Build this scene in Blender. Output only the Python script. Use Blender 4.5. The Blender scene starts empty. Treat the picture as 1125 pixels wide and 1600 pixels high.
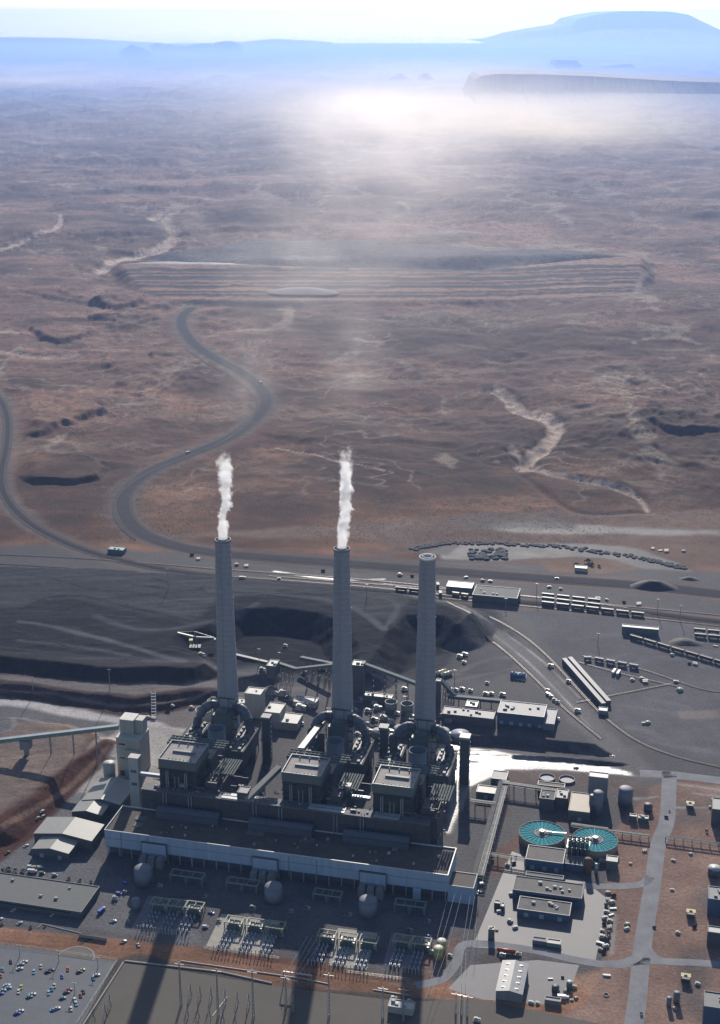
import bpy, math, random
import numpy as np
from math import radians as R, sin, cos, tan, pi, hypot, atan2
random.seed(7)
S = bpy.context.scene
col = S.collection

# ---------------------------------------------------------------- camera
CAM_H, PITCH, FPX = 745.0, R(19.07), 2222.0
cam = bpy.data.cameras.new('camera')
camo = bpy.data.objects.new('camera', cam); col.objects.link(camo)
camo.location = (0, 0, CAM_H); camo.rotation_euler = (R(90) - PITCH, 0, 0)
cam.sensor_fit = 'VERTICAL'; cam.sensor_height = 36.0; cam.lens = FPX / 1600 * 36
cam.clip_start = 1.0; cam.clip_end = 200000
S.camera = camo

# ---------------------------------------------------------------- sky, sun, exposure
SUN_EL, SUN_AZ = R(25.5), R(4.0)          # azimuth right of the view direction (+Y)
HAZE_D, HAZE_C, HAZE_G = 2.8e-5, (.29, .45, .84), .5
w = bpy.data.worlds.new('World'); S.world = w; w.use_nodes = True
nt = w.node_tree; nt.nodes.clear()
sky = nt.nodes.new('ShaderNodeTexSky'); sky.sky_type = 'NISHITA'; sky.sun_disc = False
sky.sun_elevation = SUN_EL; sky.sun_rotation = SUN_AZ; sky.altitude = 1300
sky.air_density = 1.0; sky.dust_density = 1.6; sky.ozone_density = 1.5
bg = nt.nodes.new('ShaderNodeBackground'); bg.inputs['Strength'].default_value = 0.105
wo = nt.nodes.new('ShaderNodeOutputWorld')
nt.links.new(sky.outputs[0], bg.inputs[0]); nt.links.new(bg.outputs[0], wo.inputs[0])
sl = bpy.data.lights.new('sun', 'SUN'); sl.energy = 5.0; sl.angle = R(0.5); sl.color = (1, 0.92, 0.83)
so = bpy.data.objects.new('sun', sl); col.objects.link(so); so.location = (0, 0, 1200)
so.rotation_euler = (R(90) - SUN_EL, 0, R(180) - SUN_AZ + R(180) if False else 0)
from mathutils import Vector
sd = Vector((sin(SUN_AZ) * cos(SUN_EL), cos(SUN_AZ) * cos(SUN_EL), sin(SUN_EL)))
so.rotation_euler = (-sd).to_track_quat('-Z', 'Y').to_euler()
S.view_settings.view_transform = 'Standard'; S.view_settings.look = 'None'
S.view_settings.exposure = 0.2; S.view_settings.gamma = 1.0
S.render.engine = 'CYCLES'
S.cycles.use_denoising = True; S.cycles.max_bounces = 6; S.cycles.diffuse_bounces = 2
S.cycles.glossy_bounces = 2; S.cycles.transmission_bounces = 2; S.cycles.volume_bounces = 10
S.cycles.transparent_max_bounces = 12
S.cycles.caustics_reflective = False; S.cycles.caustics_refractive = False
S.cycles.sample_clamp_indirect = 6; S.cycles.volume_step_rate = 1.0

# ---------------------------------------------------------------- photograph pixel <-> place
def at(px, py, z=0.0):
    """the point at height z that stands behind photo pixel (px, py)"""
    d = (CAM_H - z) / math.tan(PITCH + math.atan((py - 800) / FPX))
    zc = d * cos(PITCH) + (CAM_H - z) * sin(PITCH)
    return Vector(((px - 562.5) / FPX * zc, d, z))
def proj(x, y, z):
    zc = y * cos(PITCH) + (CAM_H - z) * sin(PITCH)
    yc = (CAM_H - z) * cos(PITCH) - y * sin(PITCH)
    return 562.5 + FPX * x / zc, 800 + FPX * yc / zc

# ---------------------------------------------------------------- numpy noise
def hash2(ix, iy, s):
    h = (ix.astype(np.int64) * 374761393 + iy.astype(np.int64) * 668265263 + s * 974634777) & 0xffffffff
    h = ((h ^ (h >> 13)) * 1274126177) & 0xffffffff
    return ((h ^ (h >> 16)) & 0xffff) / 65535.0
def vn(x, y, s=0):
    ix = np.floor(x); iy = np.floor(y); fx = x - ix; fy = y - iy
    fx = fx * fx * fx * (fx * (fx * 6 - 15) + 10); fy = fy * fy * fy * (fy * (fy * 6 - 15) + 10)
    a = hash2(ix, iy, s); b = hash2(ix + 1, iy, s); c = hash2(ix, iy + 1, s); d = hash2(ix + 1, iy + 1, s)
    return (a + (b - a) * fx) * (1 - fy) + (c + (d - c) * fx) * fy
def fbm(x, y, s=0, o=5, g=0.5):
    t = 0; a = 1; n = 0
    for k in range(o):
        t = t + a * vn(x, y, s + k * 17); n += a
        x, y = x * 1.62 + y * 1.18 + 5.3, -x * 1.18 + y * 1.62 + 1.7; a *= g
    return t / n
def ridge(x, y, s=0, o=5, g=0.5):
    t = 0; a = 1; n = 0
    for k in range(o):
        t = t + a * (1 - np.abs(2 * vn(x, y, s + k * 13) - 1)); n += a
        x, y = x * 1.62 + y * 1.18 + 9.1, -x * 1.18 + y * 1.62 + 3.3; a *= g
    return t / n
def sstep(a, b, x):
    t = np.clip((x - a) / (b - a), 0, 1); return t * t * (3 - 2 * t)
def seg_dist(X, Y, poly, closed=False):
    d = np.full(X.shape, 1e12); pts = list(poly) + ([poly[0]] if closed else [])
    for (x0, y0), (x1, y1) in zip(pts[:-1], pts[1:]):
        dx, dy = x1 - x0, y1 - y0; L = dx * dx + dy * dy + 1e-9
        t = np.clip(((X - x0) * dx + (Y - y0) * dy) / L, 0, 1)
        d = np.minimum(d, (X - x0 - t * dx) ** 2 + (Y - y0 - t * dy) ** 2)
    return np.sqrt(d)
def inside(X, Y, poly):
    c = np.zeros(X.shape, bool); n = len(poly)
    for i in range(n):
        x0, y0 = poly[i]; x1, y1 = poly[(i + 1) % n]
        if y0 == y1: continue
        c ^= ((y0 > Y) != (y1 > Y)) & (X < (x1 - x0) * (Y - y0) / (y1 - y0) + x0)
    return c
def sdf(X, Y, poly, pad=400):
    """signed distance, positive inside"""
    out = np.full(X.shape, -1e4)
    P = np.array(poly); m = (X > P[:, 0].min() - pad) & (X < P[:, 0].max() + pad) & (Y > P[:, 1].min() - pad) & (Y < P[:, 1].max() + pad)
    if m.any():
        x, y = X[m], Y[m]; d = seg_dist(x, y, poly, True); out[m] = np.where(inside(x, y, poly), d, -d)
    return out
def smooth_line(p, n=6):
    """Catmull-Rom through the points"""
    out = []; q = [p[0]] + list(p) + [p[-1]]
    for i in range(1, len(q) - 2):
        for k in range(n):
            t = k / n
            out.append(tuple(0.5 * ((2 * b) + (c - a) * t + (2 * a - 5 * b + 4 * c - d) * t * t + (3 * b - a - 3 * c + d) * t ** 3)
                             for a, b, c, d in zip(q[i - 1], q[i], q[i + 1], q[i + 2])))
    out.append(tuple(p[-1])); return out
def W(poly, z=0): return [tuple(at(a, b, z)[:2]) for a, b in poly]

# ---------------------------------------------------------------- terrain heights
RAISED = [  # (edge polygon in photo pixels, height, run of slope per metre)
 ([(-600,1020),(0,1025),(170,1041),(300,1043),(322,1036),(305,1020),(262,1008),(275,992),(322,978),(350,957),(380,950),(430,948),(500,957),(545,978),(562,1012),(566,1036),(576,1034),(600,995),(632,962),(660,959),(700,962),(716,975),(735,958),(720,944),(640,930),(540,920),(340,900),(150,888),(-600,872)], 21.0, 1.7),
 ([(-600,1050),(0,1067),(60,1072),(130,1083),(210,1091),(300,1079),(345,1079),(352,1062),(420,1050),(340,1000),(-600,980)], 9.5, 1.5),
 ([(-600,1066),(0,1078),(130,1092),(200,1101),(240,1101),(340,1081),(352,1068),(340,1000),(-600,980)], 5.0, 1.4),
  ([(-600,1118),(20,1122),(100,1136),(140,1146),(165,1158),(140,1176),(92,1212),(40,1256),(0,1290),(-600,1420)], 11.0, 1.9),
]
SCARPS = [
 ([(20,650),(40,668),(60,674),(100,656),(140,642),(166,634),(120,615),(0,600),(-160,610),(-160,655)],11,1.3),
 ([(6,730),(60,743),(100,745),(146,738),(152,726),(120,712),(20,704)],9,1.3),
 ([(150,470),(185,482),(212,478),(220,466),(180,458)],11,1.3),
 ([(60,520),(90,530),(130,522),(150,510),(90,500),(50,506)],11,1.3),
 ([(1000,660),(1040,672),(1140,676),(1400,680),(1400,640),(1080,640),(1010,648)],10,1.5),
]
DITCH = [([(700,1147),(735,1149),(800,1151),(930,1163),(962,1183),(900,1183),(800,1172),(735,1168),(690,1160)], 7.0, .8),
         ([(800,1180),(880,1184),(975,1193),(985,1197),(930,1197),(850,1190),(800,1186)], 3.0, .8)]
HAUL = [(300,482),(285,496),(286,515),(305,540),(340,562),(375,580),(402,600),(416,622),(402,648),(360,680),(300,706),(240,732),(203,760),(192,785),(200,812),(225,835),(275,853),(340,864),(430,872),(560,882),(700,893),(860,905),(1000,915),(1140,930),(1400,960)]
RAILW = [(-60,560),(-25,600),(2,628),(12,660),(10,700),(2,740),(8,775),(40,812),(90,842),(160,868),(260,890),(360,903),(480,914),(620,926),(760,938),(900,948),(1010,958),(1130,973),(1400,1005)]
TERR = [(178,430),(230,425),(310,424),(400,430),(560,436),(700,437),(740,440),(800,433),(900,422),(960,417),(1008,416),(1012,440),(995,466),(930,474),(760,476),(560,478),(380,480),(300,478),(230,468),(200,452)]
haulW = W(smooth_line(HAUL)); railW = W(smooth_line(RAILW))

def terr_t(X, Y, px, py):
    """which bench of the ash terraces, with uneven widths and sagging edges"""
    t = np.clip((477 - py - 8 * sstep(730, 1000, px) + 2.2 * (fbm(X / 420, Y / 900, 611, 4) - .5) * 2) / 42.0, 0, 1.0)
    return 8 * (t + .035 * np.sin(t * 23 + 1.0)) + .5 * (fbm(X / 70, Y / 120, 613, 3) - .5)
def heights(X, Y):
    z = np.zeros(X.shape)
    # natural desert beyond the works
    wild = sstep(1990, 2600, Y + 120 * (fbm(X / 400, Y / 400, 3, 3) - .5) - 0.0 * X)
    nx, ny = X / 900, Y / 900
    wx = X + 160 * (fbm(X / 500, Y / 500, 41, 3) - .5); wy = Y + 160 * (fbm(X / 500, Y / 500, 57, 3) - .5)
    r = ridge(wx / 620, wy / 760, 5, 6, .52)
    amp = 22 + 40 * sstep(3500, 9000, Y) + 60 * sstep(8000, 20000, Y)
    base = 26 * (fbm(nx, ny, 11, 5) - .5)
    z = z + wild * (amp * (0.62 - r) * 1.2 + base)
    # stepped cliffs (flat mesas cut by gullies)
    m = fbm(wx / 520 + 7, wy / 620, 23, 6, .55)
    cl = 10 * (sstep(.535, .575, m) + .8 * sstep(.595, .625, m))
    near_left = sstep(300, -200, X); rightw = sstep(150, 500, X) * sstep(3500, 2900, Y)
    z = z + wild * cl * (0.12 + .55 * np.clip(sstep(-250, -650, X) * sstep(2150, 2350, Y) + .5 * rightw + .8 * sstep(3800, 5200, Y) + .4 * sstep(3200, 3500, Y) * sstep(-150, -400, X), 0, 1.0))
    # dissected ground beside the big wash
    bad = np.exp(-(((X - 640) / 330) ** 2 + ((Y - 2700) / 420) ** 2))
    z = z + bad * (26 * (ridge(wx / 130, wy / 150, 71, 5, .6) - .5) + 12)
    z = z + wild * (9 * (ridge(wx / 120, wy / 105, 91, 4) - .5) + 1.5 * (ridge(X / 34, Y / 30, 95, 3) - .5) * sstep(5200, 3600, Y))
    for poly, h, run in SCARPS:
        s = sdf(X, Y, W(poly, h), 200) + 60 * (fbm(X / 110, Y / 110, 37, 5, .6) - .5)
        z = z + h * np.clip(1 + s / (run * h), 0, 1) * sstep(0, 30, s + 400) * np.where(s > -200, 1, 0)
    # carve washes
    for line, wd, dp in WASHES_W:
        d = seg_dist(X, Y, line); z = z - dp * np.exp(-(d / wd) ** 2)
    # ash disposal terraces
    tp = inside(PXf(X, Y)[0], PXf(X, Y)[1], TERR)
    px, py = PXf(X, Y)
    t = terr_t(X, Y, px, py)
    st = (np.floor(t) + sstep(0.0, 0.35, t - np.floor(t)))
    sm = sstep(-30, 25, sdf(X, Y, W(TERR)))
    z = z * (1 - sm) + sm * (3.4 * st + 9)
    back = sdf(X, Y, W([(300,424),(1005,412),(900,400),(700,392),(560,385),(380,385),(250,405)]))
    z = z * (1 - sstep(-80, 60, back)) + (27 + 7 * (fbm(X / 260, Y / 200, 63, 5) - .5)) * sstep(-80, 60, back)
    # smooth beds under road and railway
    for line, wd in ((haulW, 30), (railW, 24)):
        m = (Y > 1950)
        d = np.full(X.shape, 1e6); d[m] = seg_dist(X[m], Y[m], line)
        k = sstep(wd * 2.6, wd * .8, d)
        z = z * (1 - k) + k * 10 * (fbm(X / 900, Y / 900, 11, 2) - .5) * wild
    for poly, h, run in RAISED:
        s = sdf(X, Y, W(poly, h), 60)
        s = s + 7.0 * (fbm(X / 30, Y / 30, 33, 4) - .5) + 3 * (ridge(X / 9, Y / 60, 35, 3) - .5)
        z = np.maximum(z, np.where(s > 0, h, np.maximum(h + s / run, -30)))
    top = z > 19
    z = z + np.where((Y < 1900) & (z > 1), (1.8 * (fbm(X / 60, Y / 30, 77, 4) - .5) + 1.0 * (ridge((X + .25*Y) / 90, (Y - .2*X) / 16, 79, 4) - .5) + .5 * (fbm(X / 9, Y / 9, 83, 3) - .5)) * sstep(1, 8, z), 0)
    for poly, h, run in DITCH:
        s = sdf(X, Y, W(poly), 60); z = z - np.clip(s / run, 0, h)
    return z
def PXf(X, Y, Z=0):
    zc = Y * cos(PITCH) + (CAM_H - Z) * sin(PITCH)
    return 562.5 + FPX * X / zc, 800 + FPX * ((CAM_H - Z) * cos(PITCH) - Y * sin(PITCH)) / zc
WASHES = [([(770,608),(795,622),(812,640),(840,655),(862,665),(868,680),(850,700),(825,715),(815,728)], 22, 12),
          ([(800,700),(850,735),(905,748),(960,760),(1000,780),(1012,798)], 14, 7),
          ([(-40,540),(20,552),(60,556),(120,552)], 20, 4),
          ([(240,350),(262,335),(300,325),(262,345),(275,372),(255,388),(180,412),(160,430)], 34, 12),
          ([(0,395),(40,380),(90,366),(95,345)], 24, 8),
          ([(430,690),(480,700),(540,715),(600,730)], 6, 2),
          ([(820,745),(900,800),(1005,800)], 8, 3)]
WASHES_W = [(W(smooth_line(p, 4)), a, b) for p, a, b in WASHES]

def one_h(x, y):
    return float(heights(np.array([float(x)]), np.array([float(y)]))[0])
# the ground grid: fan-shaped, finer where it is nearer to the camera
rows = np.concatenate([np.arange(2400, 1640, -20.0), np.arange(1640, 78, -1.45)])
colsx = np.concatenate([np.arange(-1500, -220, 22.0), np.arange(-220, 1345, 1.75), np.arange(1345, 2620, 22.0)])
phi = PITCH + np.arctan((rows - 800) / FPX)
rd = CAM_H / np.tan(phi); rz = rd * cos(PITCH) + CAM_H * sin(PITCH)
GX = (colsx[None, :] - 562.5) / FPX * rz[:, None]; GY = np.repeat(rd[:, None], len(colsx), 1)
GZ = heights(GX, GY)
NR, NC = GX.shape
def gz_arr(X, Y):
    """height of the built mesh under (X, Y), bilinear"""
    X = np.asarray(X, float); Y = np.asarray(Y, float)
    ri = np.interp(Y, rd, np.arange(NR)); i0 = np.clip(ri.astype(int), 0, NR - 2); fi = ri - i0
    zc = Y * cos(PITCH) + CAM_H * sin(PITCH); c = X / zc * FPX + 562.5
    ci = np.interp(c, colsx, np.arange(NC)); j0 = np.clip(ci.astype(int), 0, NC - 2); fj = ci - j0
    return (GZ[i0, j0] * (1 - fj) + GZ[i0, j0 + 1] * fj) * (1 - fi) + (GZ[i0 + 1, j0] * (1 - fj) + GZ[i0 + 1, j0 + 1] * fj) * fi
def gz(x, y): return float(gz_arr([x], [y])[0])
def G(px, py):
    """the ground point seen at photo pixel (px, py)"""
    z = 0.0
    best = None
    for zt in np.arange(48, -12, -0.5):
        p = at(px, py, float(zt)); g = gz(p.x, p.y)
        if g >= zt: best = p; break
    if best is None: best = at(px, py, 0)
    return Vector((best.x, best.y, gz(best.x, best.y)))

# ---------------------------------------------------------------- node helpers
def new_mat(name):
    m = bpy.data.materials.new(name); m.use_nodes = True; nt = m.node_tree
    return m, nt, nt.nodes['Principled BSDF']
def N(nt, t, **k):
    n = nt.nodes.new(t)
    for a, b in k.items():
        if a.startswith('_'): setattr(n, a[1:], b)
        else: n.inputs[a].default_value = b
    return n
def mixc(nt, f, a, b, mode='MIX'):
    n = nt.nodes.new('ShaderNodeMix'); n.data_type = 'RGBA'; n.blend_type = mode
    for i, v in ((0, f), (6, a), (7, b)):
        if isinstance(v, (int, float)): n.inputs[i].default_value = v
        elif isinstance(v, tuple): n.inputs[i].default_value = v if len(v) == 4 else (*v, 1)
        else: nt.links.new(v, n.inputs[i])
    return n.outputs[2]
def ramp(nt, src, stops):
    r = nt.nodes.new('ShaderNodeValToRGB'); e = r.color_ramp.elements
    while len(e) < len(stops): e.new(0.5)
    for k, (p, c) in enumerate(stops):
        e[k].position = p; e[k].color = (c, c, c, 1) if isinstance(c, (int, float)) else (*c, 1)
    nt.links.new(src, r.inputs[0]); return r.outputs[0]
def noise(nt, scale, detail=4, rough=.55, vec=None, stretch=None):
    tc = nt.nodes.new('ShaderNodeTexCoord'); src = vec or tc.outputs['Object']
    if stretch:
        mp = nt.nodes.new('ShaderNodeMapping'); mp.inputs['Scale'].default_value = stretch
        nt.links.new(src, mp.inputs[0]); src = mp.outputs[0]
    n = N(nt, 'ShaderNodeTexNoise', Scale=scale, Detail=detail, Roughness=rough); nt.links.new(src, n.inputs[0])
    return n.outputs['Fac']
MATS = {}
def mat(name, c, rough=.7, metal=0.0, var=.18, scale=.15, spec=.4, streak=None, bump=0):
    """weathered paint/concrete/metal: base colour broken up by two noises"""
    if name in MATS: return MATS[name]
    m, nt, b = new_mat(name)
    f1 = ramp(nt, noise(nt, scale, 5, .6, stretch=streak), [(.3, 1 - var), (.7, 1 + var * .5)])
    f2 = ramp(nt, noise(nt, scale * 9, 3, .6, stretch=streak), [(.25, 1 - var * .6), (.75, 1 + var * .35)])
    k = mixc(nt, 1.0, mixc(nt, 1.0, (*c, 1), f1, 'MULTIPLY'), f2, 'MULTIPLY')
    nt.links.new(k, b.inputs['Base Color'])
    b.inputs['Roughness'].default_value = rough; b.inputs['Metallic'].default_value = metal
    b.inputs['Specular IOR Level'].default_value = spec
    MATS[name] = m; return m

# ---------------------------------------------------------------- ground colours, attached to the ground itself
def tagp(o, label=None, cat=None, group=None, kind=None):
    if label: o['label'] = label
    if cat: o['category'] = cat
    if group: o['group'] = group
    if kind: o['kind'] = kind
    return o
PX, PY = PXf(GX, GY, GZ)
nw = fbm(GX / 40, GY / 40, 201, 4) - .5           # ragged zone edges
wob = 14 * (fbm(GX / 120, GY / 120, 211, 4) - .5)
soil_a = np.array((.32, .19, .13)); soil_b = np.array((.21, .125, .095)); soil_c = np.array((.40, .30, .225))
n1 = fbm(GX / 700, GY / 900, 101, 6)[..., None]; n2 = fbm(GX / 160, GY / 200, 131, 5)[..., None]
C = soil_b * .8 + (soil_a * 1.12 - soil_b * .8) * sstep(.38, .62, n1 * .55 + n2 * .45)
n3 = fbm(GX / 45, GY / 38, 171, 4)[..., None]; C = C * (1 + .45 * (n3 - .5)); n4 = fbm(GX / 1300, GY / 420, 181, 6, .62)[..., None]
C = C * (1 - .38 * sstep(.49, .60, n4)); wm_ = sstep(3600, 2300, GY)[..., None]; C = C * (np.array((1.08, 1.07, 1.12)) * (1 - wm_) + np.array((1.25, 1.13, 1.0)) * wm_)
big = fbm(GX / 520, GY / 260, 191, 5, .6)[..., None]; C = C * (1 + .5 * (sstep(.35, .65, big) - .5))
pale = sstep(.62, .74, fbm(GX / 260, GY / 120, 151, 6, .6))[..., None]
C = C + (soil_c - C) * pale * .5
rdg = ridge(GX / 330 + 3, GY / 420, 5, 5, .5)
C = C + (np.array((.52, .41, .31)) - C) * (sstep(.80, .88, rdg) * sstep(2050, 2500, GY))[..., None] * .75
mm = fbm((GX + 160 * (fbm(GX / 500, GY / 500, 41, 3) - .5)) / 520 + 7, (GY + 160 * (fbm(GX / 500, GY / 500, 57, 3) - .5)) / 620, 23, 6, .55)
wl = sstep(2050, 2350, GY) * sstep(.42, .6, fbm(GX / 300, GY / 300, 261, 4))
for lv, tw in ((.57, .006), (.47, .004), (.52, .003), (.41, .004), (.62, .005)): C = C + (np.array((.50, .38, .28)) - C) * (np.exp(-((mm - lv) / tw) ** 2) * wl)[..., None] * .6
slope = np.hypot(np.gradient(GZ, axis=0) / (np.gradient(GY, axis=0)), np.gradient(GZ, axis=1) / np.gradient(GX, axis=1))
C = C + (np.array((.10, .075, .075)) - C) * (sstep(.22, .6, slope) * sstep(2050, 2400, GY))[..., None] * .25
# farther country is blue-grey slickrock with pale veins
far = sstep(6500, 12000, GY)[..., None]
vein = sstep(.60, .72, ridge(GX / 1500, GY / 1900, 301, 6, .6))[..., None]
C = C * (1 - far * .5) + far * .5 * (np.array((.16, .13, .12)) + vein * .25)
RG = np.full(GX.shape, .88)
def paint(poly, c, rough=None, soft=6.0, k=1.0, rag=1.0, z=0.0, world=None, streak=0.0, sang=0.0):
    global C, RG
    P = world or W(poly, z)
    s = sdf(GX, GY, P, soft * 3 + 40) + nw * 2 * soft * rag
    m = sstep(-soft, soft, s) * k
    cc = np.array(c)
    if streak: cc = cc * (1 + streak * (fbm((GX * cos(sang) + GY * sin(sang)) / 90, (-GX * sin(sang) + GY * cos(sang)) / 7, 555, 5, .6) - .5))[..., None]
    C = C + (cc - C) * m[..., None]
    if rough is not None: RG = RG + (rough - RG) * m
def stroke(line, wd, c, rough=None, soft=3.0, k=1.0, z=0.0, rag=1.0, smooth=True):
    global C, RG
    L = W(smooth_line(line) if smooth else line, z); P = np.array(L)
    pad = wd + soft * 4
    mk = (GX > P[:, 0].min() - pad) & (GX < P[:, 0].max() + pad) & (GY > P[:, 1].min() - pad) & (GY < P[:, 1].max() + pad)
    if not mk.any(): return
    s = wd / 2 - seg_dist(GX[mk], GY[mk], L) + nw[mk] * 2 * soft * rag
    m = sstep(-soft, soft, s) * k
    C[mk] = C[mk] + (np.array(c) - C[mk]) * m[..., None]
    if rough is not None: RG[mk] = RG[mk] + (rough - RG[mk]) * m
# ---- painted zones (pixel outlines projected on the ground)
DIRT = (.27, .175, .13); RED = (.30, .155, .095); GREY = (.085, .082, .088); COAL = (.022, .026, .034)
TAN = (.30, .23, .175); ASH = (.17, .165, .165)
paint([(-600,860),(60,852),(300,862),(560,872),(900,880),(1250,900),(1400,1250),(1250,1240),(1000,1215),(300,1150),(-600,1130)], GREY, .7, 12)
paint([(120,848),(340,838),(560,842),(640,862),(820,880),(1300,900),(1300,795),(1000,800),(880,797),(640,812),(340,832)], DIRT, .85, 12)
paint([(680,862),(720,850),(800,848),(930,850),(1000,858),(1062,880),(1078,893),(1010,890),(900,872),(840,872),(760,878),(690,874)], (.115,.11,.115), .6, 6)
paint([(655,866),(700,850),(720,853),(700,868)], (.14,.13,.13), .7, 4)
paint([(755,822),(800,815),(900,820),(1000,826),(1130,829),(1130,838),(1000,836),(860,834),(790,832)], (.24,.235,.23), .55, 10, .8)
paint([(700,812),(760,806),(880,810),(900,826),(780,826),(720,824)], (.19,.17,.15), .8, 10, .6)
paint([(840,878),(900,870),(960,876),(1000,890),(940,896),(860,894)], (.31,.21,.15), .85, 6)
stroke([(360,836),(500,832),(600,822),(660,812),(760,803),(900,802),(1130,806)], 8, (.20,.145,.12), .8, 3)
stroke([(640,848),(625,838),(612,824),(640,815)], 22, (.26,.175,.14), .8, 6)
stroke([(560,862),(640,862),(680,850)], 14, (.17,.14,.13), .8, 5)
# coal yard and piles
paint([(-600,890),(0,890),(150,893),(340,905),(540,918),(640,926),(720,936),(780,960),(815,1010),(790,1050),(700,1062),(560,1075),(420,1058),(345,1056),(170,1062),(0,1050),(-600,1040)], (.040,.045,.056), .8, 8, streak=1.5, sang=.12)
paint([(40,970),(100,955),(300,1000),(340,960),(440,945),(560,980),(620,1000),(640,960),(720,965),(720,1010),(600,1062),(420,1050),(345,1050),(170,1052),(0,1040),(-400,1030),(-400,990)], COAL, .9, 6, streak=1.8, sang=.25)
for ln, wd, c in [([(30,972),(90,982),(180,1005),(260,1028),(288,1036)], 13, (.105,.112,.12)),
                  ([(30,1002),(120,1012),(200,1025)], 12, (.075,.08,.09)), ([(0,1026),(120,1036),(280,1040)], 7, (.10,.105,.115)),
                  ([(15,965),(60,940),(120,932),(200,950),(300,972)], 9, (.03,.032,.04)),
                  ([(150,965),(230,985),(330,972),(400,945)], 16, (.07,.075,.085)),
                  ([(330,925),(430,928),(540,945),(600,985)], 18, (.085,.09,.10)),
                  ([(560,930),(620,945),(600,985)], 10, (.09,.093,.10)),
                  ([(90,960),(140,942),(200,945),(150,955)], 5, (.02,.02,.025)),
                  ([(210,915),(300,925),(320,915)], 5, (.035,.037,.045)), ([(240,905),(300,920),(325,918)], 3, (.03,.03,.035))]:
    stroke(ln, wd * .65, tuple(min(v * 1.5, .2) if v > .05 else v * .6 for v in c), .9, 3, .85, z=20)
for ln in [[(600,940),(650,950),(690,955)], [(640,935),(700,945),(730,955)], [(300,925),(350,930),(420,925)], [(20,985),(120,1012),(250,1034)], [(0,1012),(100,1022),(190,1032)], [(560,915),(640,928)]]:
    stroke(ln, 2.0, (.09,.095,.105), .9, 1.5, z=20)
rr = random.Random(8)
for k in range(46):
    y = rr.uniform(895, 1035); x = rr.uniform(-60, 480); L_ = rr.uniform(60, 200); dy = rr.uniform(4, 26) * (1 if y < 985 else .6)
    stroke([(x, y), (x + L_*.35, y + dy*.2), (x + L_*.7, y + dy*.7), (x + L_, y + dy*1.3)], rr.uniform(.8, 2.4), rr.choice([(.085,.088,.098), (.06,.064,.074), (.012,.013,.017), (.015,.016,.02)]), .9, 1.2, .8, z=20)
paint([(720,1010),(790,1000),(800,1050),(720,1075),(690,1050)], (.12,.115,.122), .8, 8)
stroke([(700,1015),(770,1000),(790,985)], 8, (.11,.105,.11), .75, 4); stroke([(690,1060),(760,1032),(810,1025)], 8, (.12,.115,.118), .7, 5)
stroke([(560,1062),(640,1075),(720,1062),(820,1040)], 5, (.12,.11,.11), .7, 3)
# embankments, road on the terrace
paint([(-600,1052),(0,1056),(170,1066),(345,1060),(600,1068),(600,1090),(345,1078),(210,1090),(60,1071),(-600,1062)], (.20,.165,.145), .75, 6, z=9.5)
stroke([(-400,1060),(0,1062),(170,1074),(345,1068),(460,1066),(560,1080)], 12, (.16,.145,.14), .7, 4, z=9.5)
paint([(-600,1068),(0,1070),(60,1075),(130,1087),(210,1094),(300,1082),(345,1083),(345,1086),(290,1104),(230,1120),(180,1119),(100,1105),(-600,1080)], (.075,.052,.048), .9, 3, z=3)
stroke([(-400,1076),(0,1079),(130,1093),(220,1102),(340,1083)], 3, (.20,.155,.13), .85, 1.5, z=5)
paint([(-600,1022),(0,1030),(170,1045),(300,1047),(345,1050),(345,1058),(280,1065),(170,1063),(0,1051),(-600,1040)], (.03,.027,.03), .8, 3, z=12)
# plant pavement
paint([(-600,1086),(0,1093),(100,1108),(200,1122),(330,1138),(345,1090),(480,1080),(600,1085),(740,1160),(1000,1205),(1040,1212),(1030,1330),(940,1520),(740,1540),(330,1480),(-600,1400),(-600,1300),(0,1290),(170,1160),(100,1140)], (.115,.112,.115), .7, 5)
stroke([(-400,1080),(0,1097),(100,1112),(200,1128),(300,1143),(340,1150)], 20, (.46,.44,.42), .6, 5)
paint([(240,1120),(330,1100),(320,1140),(270,1136)], (.19,.165,.155), .75, 4)
paint([(140,1180),(195,1130),(330,1150),(300,1200),(240,1250),(180,1250),(120,1240)], (.38,.35,.32), .7, 5)
paint([(330,1480),(60,1440),(-600,1400),(-600,1330),(20,1330),(100,1240),(150,1240),(120,1330),(170,1350)], (.135,.137,.145), .6, 5)
paint([(-600,1110),(0,1125),(90,1140),(140,1152),(120,1185),(60,1225),(0,1262),(-600,1360)], (.22,.165,.14), .8, 6, z=11)
paint([(172,1160),(100,1215),(46,1260),(0,1292),(-600,1500),(-600,1660),(0,1345),(60,1300),(120,1236),(190,1165)], (.105,.052,.038), .95, 4)  # red earth slope, its colour darkened for the side turned from the sun
stroke([(170,1172),(100,1235),(20,1290),(-40,1330)], 5, (.24,.15,.11), .9, 2, z=4)
paint([(-60,1120),(6,1112),(26,1120),(24,1140),(0,1148),(-60,1150)], (.13,.125,.13), .7, 5, z=11)
stroke([(-20,1118),(10,1118),(22,1128),(14,1142),(-20,1150)], 6, (.18,.17,.165), .6, 2, z=11)
stroke([(60,1120),(110,1120),(140,1140)], 4, (.28,.22,.18), .8, 2, z=11)
# red earth strip across the foreground
paint([(-600,1425),(0,1452),(180,1470),(330,1490),(480,1512),(640,1545),(760,1560),(940,1580),(1200,1600),(1200,1660),(700,1560),(430,1540),(180,1500),(-600,1478)], (.30,.165,.105), .95, 4, streak=.7, sang=-.13)
paint([(180,1500),(220,1490),(430,1540),(700,1560),(1200,1640),(1200,1700),(100,1900),(60,1700)], (.105,.092,.075), .85, 4)
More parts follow.
